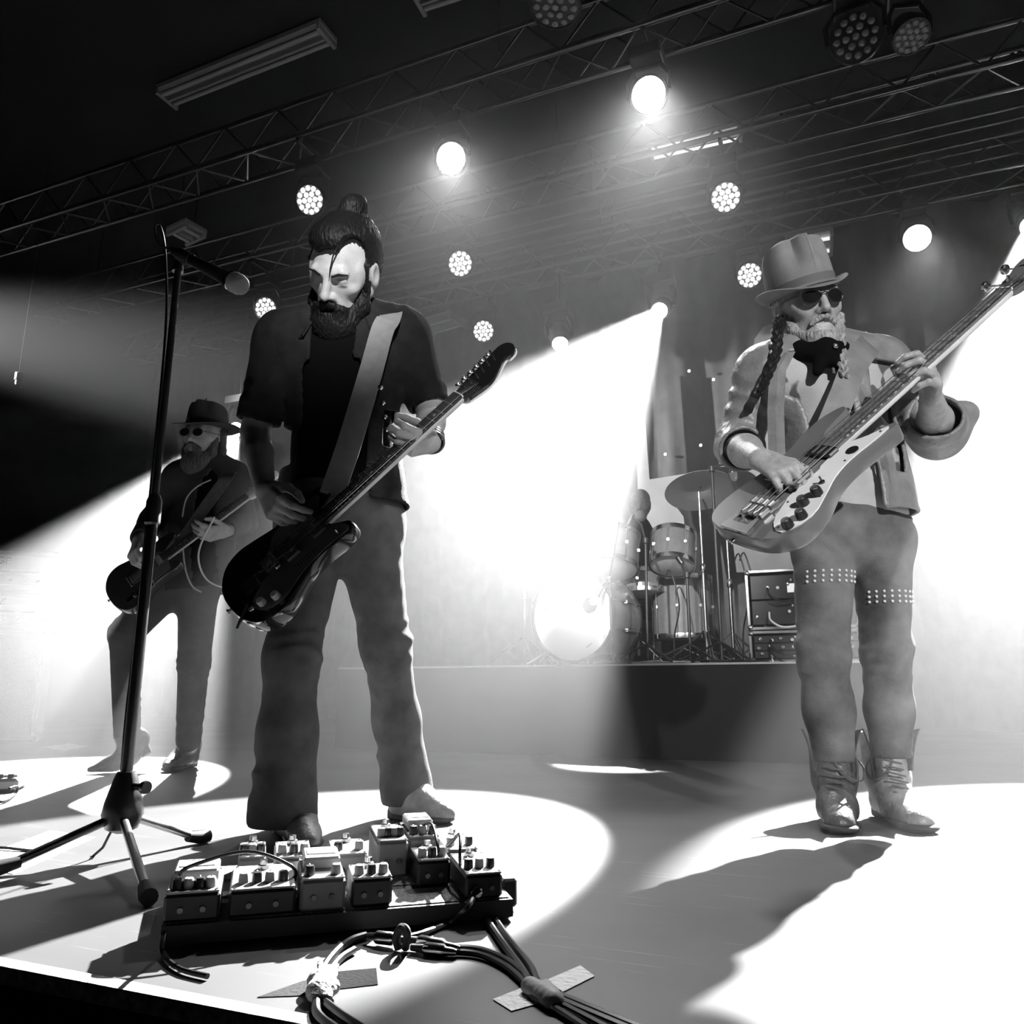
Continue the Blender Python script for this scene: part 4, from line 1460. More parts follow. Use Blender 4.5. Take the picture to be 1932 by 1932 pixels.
OFFSET_BODY = [(-.205, .01), (-.19, .085), (-.14, .150), (-.07, .172), (0, .160), (.06, .140), (.12, .138), (.19, .150), (.245, .135), (.262, .108), (.235, .080), (.19, .055), (.165, .028),
               (.165, -.028), (.178, -.052), (.205, -.085), (.20, -.112), (.165, -.125), (.11, -.118), (.05, -.125), (-.02, -.160), (-.09, -.178), (-.155, -.155), (-.195, -.085)]
BASS_BODY = [(-.098, .02), (-.092, .085), (-.065, .140), (-.01, .165), (.06, .160), (.13, .140), (.20, .135), (.275, .150), (.335, .150), (.385, .120), (.372, .092), (.33, .085), (.285, .072), (.262, .036),
             (.262, -.036), (.285, -.066), (.325, -.088), (.345, -.112), (.33, -.128), (.275, -.120), (.205, -.112), (.14, -.125), (.07, -.165), (.0, -.180), (-.06, -.150), (-.092, -.085)]

OFFSET_BODY = [(x * (.76 if x < 0 else 1), y * .92) for x, y in OFFSET_BODY]
BASS_BODY = [(x * (.72 if x < 0 else 1), y * .84) for x, y in BASS_BODY]


def guitar(name, label, bridge, nut, tilt, scale_len, body, kind, strap=None, group=None, flip=1):
    b, n_ = Vector(bridge), Vector(nut)
    k = (n_ - b).length / scale_len
    ax = (n_ - b).normalized()
    c = (Vector((0, 0, CAMH)) - b)
    n0 = (c - ax * c.dot(ax)).normalized()
    R1 = Matrix.Rotation(tilt, 3, ax)
    nn = R1 @ n0
    M = frame(b, ax, nn)
    root = thing(name, label, 'guitar', (0, 0, 0), None, group)
    root.matrix_world = M
    root.scale = (k, k, k)
    th = .042
    Lb = scale_len

    def part(nm, mb, m, par=None, smooth=False):
        return mb.build(nm, m, par or root, smooth)
    ol = smooth_loop(body, 4)
    # body loop is listed clockwise seen from the face; turn it ccw
    area = sum(ol[i - 1][0] * ol[i][1] - ol[i][0] * ol[i - 1][1] for i in range(len(ol)))
    if area < 0:
        ol = ol[::-1]
    bm_ = {'offset': M_GBLACK, 'bass': M_GGREY, 'tele': M_GWOOD}[kind]
    part('guitar_body', MB().prism(ol, -th, 0, None, .006), bm_, None, True)
    nj = {'offset': .165, 'bass': .262, 'tele': .165}[kind]
    w0, w1 = (.0215, .0275) if kind != 'bass' else (.021, .029)
    # neck and fretboard
    nk = MB()
    rows = []
    for t in np.linspace(0, 1, 10):
        x = nj - .05 + (Lb - nj + .05) * t
        w = w1 + (w0 - w1) * t
        rows.append([(x, w * math.cos(a), .002 - .020 * math.sin(a)) for a in np.linspace(0, math.pi, 9)])
    nk.sheet(rows, .003)
    part('neck', nk, M_MAPLE, None, True)
    fx0 = nj - .06 if kind != 'bass' else nj - .03
    fb = MB()
    we = w1 + .0005
    fb.add([(fx0, -we, .0035), (Lb, -w0, .0035), (Lb, w0, .0035), (fx0, we, .0035), (fx0, -we + .001, .0095), (Lb, -w0 + .001, .0095), (Lb, w0 - .001, .0095), (fx0, we - .001, .0095)],
           [(3, 2, 1, 0), (4, 5, 6, 7), (0, 1, 5, 4), (1, 2, 6, 5), (2, 3, 7, 6), (3, 0, 4, 7)])
    fbo = part('fretboard', fb, M_ROSEG if kind == 'bass' else M_ROSE)
    def wid(x):
        return w1 + (w0 - w1) * (x - nj) / (Lb - nj)
    xs = [Lb]
    for i in range(1, 21):
        x = Lb * 2 ** (-i / 12)
        if x < fx0 + .004:
            break
        xs.append(x)
        part('fret', MB().cyl((x, -wid(x), .0095), (x, wid(x), .0095), .0012, None, 6), M_STRING, fbo)
    for i in (3, 5, 7, 9, 12, 15, 17, 19):
        if i < len(xs):
            x = (xs[i] + xs[i - 1]) / 2
            yy = -wid(x) + .007 if kind == 'bass' else 0
            part('inlay_dot', MB().lathe((x, yy, .0092), (0, 0, 1), [(.005, 0), (.005, .0008)], 10), M_WHITE, fbo)
    if kind == 'bass':
        for i in range(1, len(xs)):
            if i not in (3, 5, 7, 9, 12, 15, 17, 19):
                x = (xs[i] + xs[i - 1]) / 2
                part('inlay_dot', MB().lathe((x, -wid(x) + .007, .0092), (0, 0, 1), [(.0042, 0), (.0042, .0008)], 10), M_WHITE, fbo)
    part('nut', MB().box((Lb + .002, 0, .008), (.004, w0 * 2, .008)), M_WHITE)
    # headstock
    if kind in ('offset', 'tele'):
        hs = [(0, w0), (.02, .030), (.05, .036), (.12, .042), (.165, .050), (.188, .038), (.192, .012), (.178, -.008), (.155, -.012), (.145, -.004), (.10, -.030), (.065, -.040), (.03, -.034), (0, -w0)]
        hs = smooth_loop(hs, 3)
        hm = M_GBLACK if kind == 'offset' else M_MAPLE
    else:
        hs = smooth_loop([(0, w0), (.03, .036), (.08, .046), (.13, .060), (.17, .055), (.19, .02), (.18, -.03), (.15, -.055), (.10, -.046), (.04, -.036), (0, -w0)], 3)
        hm = M_GGREY
    hs = [(Lb + x * (1.15 if kind == 'offset' else 1), y * (1.12 if kind == 'offset' else 1)) for x, y in hs]
    hs = [(x, max(-w0, min(w0, y)) if x < Lb + .001 else y) for x, y in hs]
    ar = sum(hs[i - 1][0] * hs[i][1] - hs[i][0] * hs[i - 1][1] for i in range(len(hs)))
    ho = part('headstock', MB().prism(hs if ar > 0 else hs[::-1], -.014, -.001, None, .002), hm, None, True)
    if kind == 'offset':
        part('headstock_edge', MB().prism(inset(hs if ar > 0 else hs[::-1], .0008), -.020, -.0141), M_MAPLE, ho)
    nt_ = 6 if kind != 'bass' else 4
    for i in range(nt_):
        if kind != 'bass':
            px_, py_ = Lb + .035 + .025 * i, .022 + .004 * i
            sd = 1
        else:
            px_, py_, sd = Lb + .05 + .075 * (i % 2), (.022 if i < 2 else -.022), (1 if i < 2 else -1)
        t = part('tuning_peg', MB().cyl((px_, py_, -.002), (px_, py_, .016), .004 if kind != 'bass' else .007, .003, 10), M_METAL, ho, True)
        r = .0075 if kind != 'bass' else .013
        ye = (.045 + .002 * i) if kind != 'bass' else .075
        part('tuner_button', MB().cyl((px_, py_ + sd * .01, -.010), (px_, sd * (ye + .008), -.010), .0025, None, 6).lathe((px_, sd * (ye + .010), -.010), (0, sd, 0), [(r * .5, -.004), (r, 0), (r, .008), (r * .5, .012)], 10), M_METAL, t, True)
    # strings
    sp0, sp1 = (.0045, .008) if kind != 'bass' else (.009, .0155)
    for i in range(nt_):
        o_ = i - (nt_ - 1) / 2
        rr = (.0004 + .00012 * (nt_ - i)) * (1 if kind != 'bass' else 1.8)
        part('string', MB().tube([(-.03 if kind != 'bass' else -.02, o_ * sp1 * 1.25, .012), (0, o_ * sp1 * 1.25, .017), (Lb, o_ * sp0 * 1.6, .0135), (Lb + .06, o_ * sp0 * 2, .006)], rr, 5), M_STRING)
    if kind == 'offset':
        pg = smooth_loop([(-.10, -.105), (-.05, -.138), (.04, -.108), (.12, -.100), (.185, -.105), (.185, -.07), (.155, -.03), (.155, .03), (.175, .06), (.20, .105), (.12, .11), (.05, .105), (.0, .045), (-.05, -.02), (-.10, -.06)], 3)
        ar = sum(pg[i - 1][0] * pg[i][1] - pg[i][0] * pg[i - 1][1] for i in range(len(pg)))
        g = part('pickguard', MB().prism(pg if ar > 0 else pg[::-1], .0003, .0025), M_GUARD_D)
        for x in (.045, .13):
            pu = part('pickup', MB().box((x, 0, .006), (.040, .090, .010), None, .003), M_GUARD_D)
            for i in range(6):
                part('pole_piece', MB().cyl((x, (i - 2.5) * .0105, .010), (x, (i - 2.5) * .0105, .0122), .0028, None, 8), M_METAL, pu)
        part('bridge', MB().box((0, 0, .009), (.016, .085, .012), None, .003), M_METAL)
        part('tremolo_plate', MB().box((-.065, 0, .0015), (.075, .05, .003), None, .001), M_METAL)
        part('tremolo_arm', MB().tube(smooth_loop([(-.06, -.02, .003), (-.055, -.025, .03), (-.02, -.05, .04), (.06, -.06, .036)], 4, False), .0028, 6), M_METAL, None, True)
        for x, y in ((-.085, -.095), (-.05, -.115)):
            part('knob', MB().lathe((x, y, .002), (0, 0, 1), [(.011, 0), (.0105, .012), (.009, .016), (.0005, .0165)], 16), M_WHITE, None, True)
        part('toggle_switch', MB().lathe((.16, -.095, .002), (0, 0, 1), [(.006, 0), (.006, .004), (.0015, .005), (.002, .015), (.0005, .017)], 12), M_METAL, None, True)
        part('jack_socket', MB().lathe((-.112, -.078, .002), (0, 0, 1), [(.010, 0), (.009, .003), (.005, .004)], 14), M_METAL, None, True)
        for i in range(9):       # worn decal strokes on the guard
            x, y = .03 + .008 * i, -.075 - .002 * (i % 2)
            part('decal_mark', MB().box((x, y, .00275), (.0025, .018 if i % 3 else .012, .0004)), M_MATT, g)
    elif kind == 'bass':
        pg = smooth_loop([(-.045, -.135), (.03, -.168), (.10, -.140), (.15, -.115), (.21, -.104), (.29, -.112), (.325, -.108), (.29, -.080), (.262, -.046), (.262, -.034), (.175, -.038), (.16, -.046), (.07, -.044), (.05, -.052), (-.02, -.085)], 3)
        ar = sum(pg[i - 1][0] * pg[i][1] - pg[i][0] * pg[i - 1][1] for i in range(len(pg)))
        pg = [(x * (.72 if x < 0 else 1), y * .86) for x, y in pg]
        g = part('pickguard', MB().prism(pg if ar > 0 else pg[::-1], .0003, .0035), M_GUARD)
        for x, y in ((-.022, -.095), (.085, -.115), (.20, -.080), (.305, -.088), (.05, -.052)):
            part('screw', MB().lathe((x, y, .0035), (0, 0, 1), [(.003, 0), (.0025, .001)], 8), M_STEEL, g)
        part('control_disc', MB().lathe((.235, -.070, .0035), (0, 0, 1), [(.014, 0), (.014, .0015)], 20), M_STEEL, g)
        pk = part('pickup', MB().box((.115, 0, .008), (.055, .082, .014), None, .004), M_STEEL)
        part('pickup_cover', MB().box((.092, 0, .017), (.010, .115, .004), None, .0015), M_METAL, pk)
        part('pickup_cover', MB().box((.140, 0, .013), (.006, .085, .006), None, .0015), M_METAL, pk)
        for i in range(4):
            part('pole_piece', MB().cyl((.117, (i - 1.5) * .0195, .015), (.117, (i - 1.5) * .0195, .0172), .004, None, 8), M_METAL, pk)
        pk2 = part('pickup', MB().box((.215, 0, .006), (.03, .075, .010), None, .003), M_STEEL)
        tb = part('bridge', MB().box((0, 0, .008), (.030, .070, .012), None, .002), M_METAL)
        for i in range(4):
            part('saddle', MB().box((.026, (i - 1.5) * .019, .012), (.020, .013, .008), None, .002), M_METAL, tb)
        part('tailpiece', MB().prism([(-.066, -.048), (-.045, -.045), (-.02, -.04), (-.02, -.028), (-.044, -.025), (-.044, .025), (-.02, .028), (-.02, .04), (-.045, .045), (-.066, .048)], .0003, .012, None, .002), M_METAL)
        for i, (x, y) in enumerate(((-.012, -.120), (.018, -.128), (.050, -.098), (.082, -.104))):
            kb = part('knob', MB().lathe((x * 1.1, y, .0035), (0, 0, 1), [(.0125, 0), (.012, .012), (.010, .018), (.0005, .0185)], 18), M_PLASTIC, None, True)
            part('knob_cap', MB().lathe((x * 1.1, y, .022), (0, 0, 1), [(.0085, 0), (.0085, .0012), (.0005, .0015)], 16), M_METAL, kb, True)
        part('toggle_switch', MB().lathe((.125, -.085, .0035), (0, 0, 1), [(.006, 0), (.006, .004), (.0018, .005), (.0024, .016), (.0005, .018)], 12), M_STEEL, None, True)
    else:
        g = part('pickguard', MB().prism([(.02, -.10), (.15, -.09), (.165, -.03), (.165, .04), (.12, .09), (.06, .05), (.02, 0)], .0003, .0025), M_GUARD_D)
        part('pickup', MB().box((.03, 0, .006), (.03, .075, .010), None, .003), M_METAL)
        part('pickup', MB().box((.13, 0, .006), (.03, .075, .010), None, .003), M_METAL)
        part('bridge', MB().box((-.005, 0, .006), (.07, .08, .008), None, .003), M_METAL)
        part('control_plate', MB().box((-.02, -.10, .0018), (.15, .028, .003), R3(0), .001), M_METAL)
        for x in (-.05, -.01):
            part('knob', MB().lathe((x, -.10, .003), (0, 0, 1), [(.009, 0), (.009, .014), (.0005, .0145)], 12), M_METAL, None, True)
    for q in (body[0], max(body, key=lambda t: t[0])):
        part('strap_button', MB().lathe((q[0], q[1], -th * .5), (1 if q[0] > 0 else -1, 0.2, 0), [(.004, -.004), (.004, .006), (.008, .009), (.008, .011), (.0005, .012)], 10), M_METAL, None, True)
    if strap:
        pts, wdt, ms = strap
        Mi = (M @ Matrix.Diagonal((k, k, k, 1))).inverted()
        cl = smooth_loop([tuple(p) for p in pts], 6, False)
        rows = []
        for i, p in enumerate(cl):
            t = (Vector(cl[min(i + 1, len(cl) - 1)]) - Vector(cl[max(i - 1, 0)])).normalized()
            side = t.cross(Vector((0, -1, 0))).normalized()
            rows.append([Mi @ (Vector(p) + side * (wdt * s_)) for s_ in (-.5, -.17, .17, .5)])
        part('strap', MB().sheet(rows, .003 / k), ms, None, True)
    return root, M, k


def R3(a):
    return Matrix.Rotation(a, 3, 'Z')


gA, MA_, kA = guitar('electric_guitar', 'black offset electric guitar with dark pickguard held by the bearded singer', P(520, 1062, 1.99), P(866, 748, 2.03), R(-56), .648, OFFSET_BODY, 'offset',
                     ([P(742, 580, 2.24), P(735, 600, 2.11), P(722, 622, 2.095), P(703, 690, 2.065), P(678, 775, 2.045), P(655, 850, 2.04), P(625, 935, 2.05)], .066, M_STRAP))
gB, MB_, kB = guitar('bass_guitar', 'grey bass guitar with white pickguard and chrome bridge held by the person in sunglasses', P(1428, 969, 1.87), P(1895, 551, 1.90), R(-57), .845, BASS_BODY, 'bass',
                     ([P(1650, 640, 2.26), P(1640, 650, 2.09), P(1612, 690, 2.045), P(1590, 745, 2.03), P(1563, 810, 2.02), P(1530, 880, 1.99), P(1480, 960, 1.95)], .07, M_STRAP_L))
gC, MC_, kC = guitar('electric_guitar', 'dark electric guitar with pale headstock held by the person in feathered hat', P(258, 1090, 3.48), P(468, 936, 3.56), R(-50), .648, OFFSET_BODY, 'tele',
                     ([P(437, 895, 3.74), P(425, 905, 3.64), P(385, 960, 3.60), P(330, 1040, 3.56)], .055, M_STRAP_L))
# ------------------------------------------------------------------ curtain, riser, trusses, lamps
def local(root, q):
    """world point in the frame of a stage-squared root"""
    d = Vector(q) - Vector(root.location)
    return Matrix.Rotation(STAGE, 3, 'Z') @ d


M_CURTAIN = mat('dark_velvet', 0.11, 0.95, var=0.2, scale=6)
cu = thing('stage_curtain', 'dark pleated star curtain hanging behind the drums', 'curtain', S(-2, 8.35, 0), STG)
rows = []
for z in np.linspace(0.02, 5.2, 12):
    row = []
    for u in np.arange(-7.4, 7.41, .04):
        row.append((u, .10 * math.sin(u * 9.0 + .6 * math.sin(u * 2.3)) * (.7 + .3 * math.sin(u * 1.3 + z * .5)) + .03 * math.sin(u * 23 + z), z))
    rows.append(row)
MB().sheet(rows).build('curtain_cloth', M_CURTAIN, cu, True)
MB().cyl((-7.4, 0, 5.22), (7.4, 0, 5.22), .025).build('curtain_rail', M_STEEL, cu, True)
M_STAR = emit_mat('star_light_lit', 6.0)
star = MB().sphere((0, 0, 0), .016, 8, 6).mesh('star_light')
for x, y in ((1346, 716), (1255, 857), (1322, 840), (1375, 805), (1385, 775), (1390, 730), (1300, 700), (660, 170), (1110, 820), (1160, 870)):
    q = PV(x, y, 8.18)
    so = link('star_light', star, M_STAR, cu, True)
    so.location = local(cu, q)

M_FLAT = mat('pale_scenic_paint', 0.42, 0.8, var=.15, scale=4)
for pts, lab in (([(1196, 700), (1214, 700), (1218, 800), (1226, 905), (1296, 894), (1284, 910), (1264, 922), (1270, 930), (1262, 946), (1275, 955), (1290, 975), (1300, 1060), (1236, 1080), (1205, 960)], 'pale cut-out scenic panel standing behind the drummer'),
                 ([(1424, 770), (1420, 680), (1424, 640), (1440, 618), (1465, 608), (1510, 608), (1530, 640), (1535, 770), (1500, 1080), (1390, 1080), (1380, 1000), (1400, 900)], 'pale rounded scenic panel standing behind the bassist')):
    v = 7.95
    W = [PV(x, y, v) for x, y in pts]
    base = Vector((W[0].x, W[0].y, 0))
    t = thing('scenic_panel', lab, 'panel', base, STG)
    L = [local(t, q) for q in W]
    ol = [(q.x, q.z) for q in L]
    ar = sum(ol[i - 1][0] * ol[i][1] - ol[i][0] * ol[i - 1][1] for i in range(len(ol)))
    if ar < 0:
        ol = ol[::-1]
    Mx = Matrix.Rotation(R(90), 4, 'X')
    MB().prism(ol, -.012, .012, Mx).build('panel_board', M_FLAT, t)
    cx = sum(q[0] for q in ol) / len(ol)
    zb = min(q[1] for q in ol)
    for dx in (-.08, .08):
        MB().box((cx + dx, .03, (zb + .3) / 2), (.035, .03, zb + .3)).build('support_post', M_BLACK, t)

# riser
uL = UV(PV(640, 1260, 4.5))[0]
uR = UV(PV(1632, 1240, 4.5))[0]
RT = .515
rs = thing('drum_riser', 'black drum riser with thin worn top edge under the drum kit', 'riser', S((uL + uR) / 2, 4.5, 0), STG)
w = uR - uL
MB().box((0, 1.455, RT - .04), (w, 2.9, .08), None, .004).build('deck', mat('riser_deck', .05, .6, var=.3, scale=12), rs)
MB().box((0, -.003, (RT - .012) / 2), (w, .012, RT - .014)).build('skirt_panel', M_MATT, rs)
for sx in (-1, 1):
    MB().box((sx * (w / 2 - .01), 1.45, (RT - .08) / 2), (.014, 2.86, RT - .082)).build('skirt_panel', M_MATT, rs)
MB().box((0, -.004, RT - .0055), (w, .014, .011)).build('edge_strip', mat('worn_metal_edge', .5, .4, .8), rs)
for ux in (-1, 0, 1):
    for vy in (.5, 1.6, 2.7):
        MB().box((ux * (w / 2 - .15), vy, (RT - .08) / 2), (.05, .05, RT - .081)).build('leg', M_STEEL, rs)


M_TRUSS = mat('truss_tube', 0.16, 0.3, 1.0)


# trusses
def truss(v, u0, u1, z, label, s=.29):
    t = thing('lighting_truss', label, 'truss', S((u0 + u1) / 2, v, z), STG, 'lighting trusses over the stage')
    L = u1 - u0
    for y, zz in ((-s / 2, 0), (s / 2, 0), (-s / 2, s), (s / 2, s)):
        MB().cyl((-L / 2, y, zz), (L / 2, y, zz), .022, None, 10).build('chord', M_TRUSS, t, True)
    n = int(L / .5)
    st = L / n
    br = MB().cyl((0, -s / 2, 0), (st / 2, s / 2, 0), .009, None, 6, False).mesh('brace')
    br2 = MB().cyl((0, s / 2, 0), (st / 2, -s / 2, 0), .009, None, 6, False).mesh('brace')
    up = MB().cyl((0, 0, 0), (st / 2, 0, s), .009, None, 6, False).mesh('brace')
    up2 = MB().cyl((0, 0, s), (st / 2, 0, 0), .009, None, 6, False).mesh('brace')
    for i in range(n):
        x = -L / 2 + st * i
        for me, dx, y in ((br, 0, 0), (br2, st / 2, 0), (up, 0, -s / 2), (up2, st / 2, -s / 2), (up, 0, s / 2), (up2, st / 2, s / 2)):
            o = link('brace', me, M_TRUSS, t)
            o.location = (x + dx, y, 0)
    for x in (-L / 2 + .8, 0, L / 2 - .8):
        MB().cyl((x, 0, s), (x, 0, 5.3 - z - .001), .008, None, 6).build('hanging_chain', M_STEEL, t)
    return t


ZT = 4.4
truss(4.28, -8, 4.2, ZT, 'aluminium lighting truss farthest downstage, above the singer')
truss(5.5, -8, 4.2, ZT, 'aluminium lighting truss over the middle of the stage')
truss(6.75, -8, 4.2, ZT, 'aluminium lighting truss over the drums carrying the beam lamps')
for x, y in ((1223, 338), (1325, 343), (1325, 362), (1347, 394)):
    v = UV(F(x, y, 4.75))[1]
    t = thing('rigging_pipe', 'thin straight steel rigging pipe hung between the middle truss and the drum truss', 'pipe', S(-1.8, v, 4.75), STG, 'rigging pipes between the trusses')
    MB().cyl((-5.5, 0, 0), (5.5, 0, 0), .02, None, 10).build('pipe', M_TRUSS, t, True)
    for xx in (-5, 0, 5):
        MB().cyl((xx, 0, 0), (xx, 0, .549), .005, None, 6).build('hanging_wire', M_STEEL, t)


def rot_to(d, up=(0, 0, 1)):
    """3x3 turning -z towards d"""
    return Vector(d).to_track_quat('-Z', 'Y').to_matrix()


# wash lamps: round face of many lens cells
cell_hex = [(0, 0)] + [(.42 * math.cos(a), .42 * math.sin(a)) for a in np.arange(6) * math.pi / 3] + [(.82 * math.cos(a), .82 * math.sin(a)) for a in np.arange(12) * math.pi / 6]
M_CELL_OFF = mat('lens_cell_unlit', .25, .2, coat=.5)
M_CELL_DIM = emit_mat('led_gap_lit', 0.16)
M_LED_SOFT = emit_mat('led_cell_soft', 1.3)


def wash_light(x, y, zt, label, lit=1.0, r=.105, aim=None, group='round wash lamps on the trusses'):
    q = F(x, y, zt - .42)
    u, v = UV(q)
    t = thing('wash_light', label, 'stage light', q, None, group)
    a = Vector(aim) if aim is not None else S(u * .55 - .5, -1.5, .8)
    A = rot_to(a - q).to_4x4()
    # head
    h = MB()
    h.lathe((0, 0, 0), (0, 0, 1), [(r * 1.12, -.02), (r * 1.14, 0), (r * 1.1, .05), (r * .8, .13), (r * .4, .17), (.001, .18)], 28)
    h.v = [tuple(A @ Vector(p)) for p in h.v]
    ho = h.build('lamp_head', M_PLASTIC, t, True)
    rg = MB().lathe((0, 0, 0), (0, 0, 1), [(r * 1.02, -.012), (r * 1.02, -.028), (r * 1.13, -.028), (r * 1.15, -.005)], 28, False)
    rg.v = [tuple(A @ Vector(p)) for p in rg.v]
    rg.build('front_ring', M_PLASTIC, ho, True)
    pl = MB().lathe((0, 0, -.0215), (0, 0, 1), [(r * 1.02, -.001), (r * 1.02, .001)], 24)
    pl.v = [tuple(A @ Vector(p)) for p in pl.v]
    pl.build('lens_plate', M_LED_SOFT if lit > .9 else M_CELL_DIM if lit > .5 else M_STEEL, ho, True)
    me = bpy.data.meshes.get('lens_cell_%g' % lit)
    if me is None:
        me = MB().sphere((0, 0, 0), .0205, 12, 6, (1, 1, .45)).mesh('lens_cell_%g' % lit)
        me.materials.append(M_LED if lit > .9 else M_LED_SOFT if lit > .5 else M_CELL_OFF)
    for cx, cy in cell_hex:
        o = link('lens_cell', me, None, ho, 'all')
        o.matrix_local = A @ Matrix.Translation((cx * r * .98, cy * r * .98, -.024))
    # yoke and clamp
    sx = (A.to_3x3() @ Vector((1, 0, 0)))
    sx.z = 0
    sx.normalize()
    top = zt - q.z
    MB().tube([sx * r * 1.2, sx * r * 1.25 + Vector((0, 0, .12)), sx * r * .8 + Vector((0, 0, .2)), -sx * r * .8 + Vector((0, 0, .2)), -sx * r * 1.25 + Vector((0, 0, .12)), -sx * r * 1.2], .014, 8).build('yoke', M_PLASTIC, t, True)
    MB().box((0, 0, .26), (.2, .2, .1), Matrix.Rotation(STG, 3, 'Z'), .01).build('base', M_PLASTIC, t)
    vc = min((4.28, 5.5, 6.75), key=lambda c: abs(c - v)) - v
    n_ = Vector((math.sin(STAGE), math.cos(STAGE), 0))
    cl = MB().cyl((0, 0, .3), (0, 0, top - .045), .016)
    if abs(vc) > .45:
        MB().cyl((0, 0, .3), (0, 0, 5.299 - q.z), .016).build('hanging_pole', M_STEEL, t, True)
        return t
    e0, e1 = min(0, vc - .15), max(0, vc + .15)
    cl.cyl(n_ * e0 + Vector((0, 0, top - .045)), n_ * e1 + Vector((0, 0, top - .045)), .016)
    for dv in (-.145, .145):
        cl.cyl(n_ * (vc + dv) + Vector((0, 0, top - .05)), n_ * (vc + dv) + Vector((0, 0, top - .021)), .014)
    cl.build('clamp', M_STEEL, t, True)
    return t


for (x, y), lab in (((853, 300), 'bright round wash lamp on the downstage truss, above the singer'), ((1225, 180), 'brightest round wash lamp on the downstage truss, over the drum riser'),
                    ((587, 378), 'speckled round wash lamp on the downstage truss, behind the hair bun')):
    wash_light(x, y, ZT, lab, .7 if x == 587 else 1.0)
for (x, y), lab in (((503, 583), 'round wash lamp half hidden behind the shoulder of the singer'), ((870, 498), 'round wash lamp on the middle truss, level with the singer and the guitar headstock'), ((1370, 373), 'round wash lamp on the middle truss, in front of the rigging pipes')):
    wash_light(x, y, ZT, lab, .7)
for (x, y), lab in (((913, 625), 'small round wash lamp just above the guitar headstock'), ((1415, 520), 'round wash lamp close beside the creased hat'), ((1730, 450), 'round wash lamp on the drum truss, above the bass neck')):
    wash_light(x, y, ZT, lab, 1.0 if x == 1730 else .7, aim=S(.5 if x > 1600 else -1.5, -2, .4))
wash_light(1615, 70, ZT, 'unlit grey round wash lamp on the downstage truss', 0.0, .125)
wash_light(1048, 8, ZT, 'unlit round wash lamp at the top over the downstage truss', 0.0, .125, S(-1.5, 3, 0))
wash_light(1718, 66, ZT, 'unlit dark par lamp next to the grey wash lamp', 0.0, .09, S(1.2, 2.6, 0))


def beam_light(L, aim, label, drop=None):
    """moving head: base on the truss, yoke arms, barrel head with glowing lens just behind the light source"""
    L, aim = Vector(L), Vector(aim)
    d = (aim - L).normalized()
    t = thing('beam_light', label, 'stage light', L, None, 'moving beam lamps')
    A = rot_to(d).to_4x4()
    A.translation = -d * .03
    h = MB().lathe((0, 0, 0), (0, 0, 1), [(.075, .0), (.085, .0), (.09, .05), (.085, .14), (.10, .16), (.10, .25), (.07, .30), (.001, .31)], 24, False)
    h.v = [tuple(A @ Vector(p)) for p in h.v]
    ho = h.build('lamp_head', M_PLASTIC, t, True)
    l = MB().lathe((0, 0, .012), (0, 0, 1), [(.074, .0), (.074, .004)], 24)
    l.v = [tuple(A @ Vector(p)) for p in l.v]
    l.build('lens', M_GLOW, ho, True)
    c = A @ Vector((0, 0, .16))
    sx = A.to_3x3() @ Vector((1, 0, 0))
    for sg in (-1, 1):
        MB().tube([c + sx * sg * .115, c + sx * sg * .125 + Vector((0, 0, .12)), c + sx * sg * .09 + Vector((0, 0, .22))], .022, 8).build('yoke_arm', M_PLASTIC, t, True)
    MB().box(c + Vector((0, 0, .26)), (.26, .22, .1), Matrix.Rotation(STG, 3, 'Z'), .012).build('base', M_PLASTIC, t)
    top = ZT - L.z
    vc = 6.75 - UV(L + Vector((c.x, c.y, 0)))[1]
    n_ = Vector((math.sin(STAGE), math.cos(STAGE), 0))
    cl = MB().cyl(c + Vector((0, 0, .3)), (c.x, c.y, top - .045), .02)
    k = Vector((c.x, c.y, top - .045))
    cl.cyl(k + n_ * min(0, vc - .15), k + n_ * max(0, vc + .15), .016)
    for dv in (-.145, .145):
        cl.cyl(k + n_ * (vc + dv), k + n_ * (vc + dv) + Vector((0, 0, .024)), .014)
    cl.build('drop_pole', M_STEEL, t, True)


for (nm, lo, ai, w_, an, bl), lab in zip(BEAMS, ('moving head lamp throwing a wide beam over the drums', 'slim moving head lamp pointing down beside the wide beam', 'moving head lamp at the stage side lighting the bassist', 'moving head lamp on a drop pole behind the person in feathered hat')):
    beam_light(lo, ai, lab)

# fluorescent ceiling fittings
M_HOUS = mat('fitting_housing', .45, .5)
M_TUBE = mat('unlit_tube', .7, .3)
M_TUBE_SPILL = emit_mat('tube_spill_glow', 1.1)  # glow stands in for stage light spilling onto the fittings


def fluorescent(p0, p1, label, lit=False, wdt=.22, z=5.2):  # lit: tubes get the spill glow
    a, b = F(*p0, z), F(*p1, z)
    ax = (b - a)
    L = ax.length
    ang = math.atan2(ax.y, ax.x)
    t = thing('fluorescent_fitting', label, 'ceiling light', (a + b) / 2, ang, 'fluorescent ceiling fittings')
    MB().box((0, 0, .05), (L, wdt, .05), None, .006).build('housing', M_HOUS, t)
    for y in (-wdt * .28, wdt * .28):
        MB().cyl((-L / 2 + .04, y, .0), (L / 2 - .04, y, .0), .017, None, 12).build('tube', M_TUBE_SPILL if lit else M_TUBE, t, True)
    MB().box((0, 0, .0), (L - .08, .02, .05), None, .003).build('reflector_rib', M_HOUS, t)
    for x in (-L / 2 + .02, L / 2 - .02):
        MB().box((x, 0, .01), (.03, wdt, .06), None, .003).build('end_cap', M_HOUS, t)
    for x in (-L / 3, L / 3):
        MB().cyl((x, 0, .07), (x, 0, 5.299 - z), .006, None, 6).build('hanging_rod', M_STEEL, t)


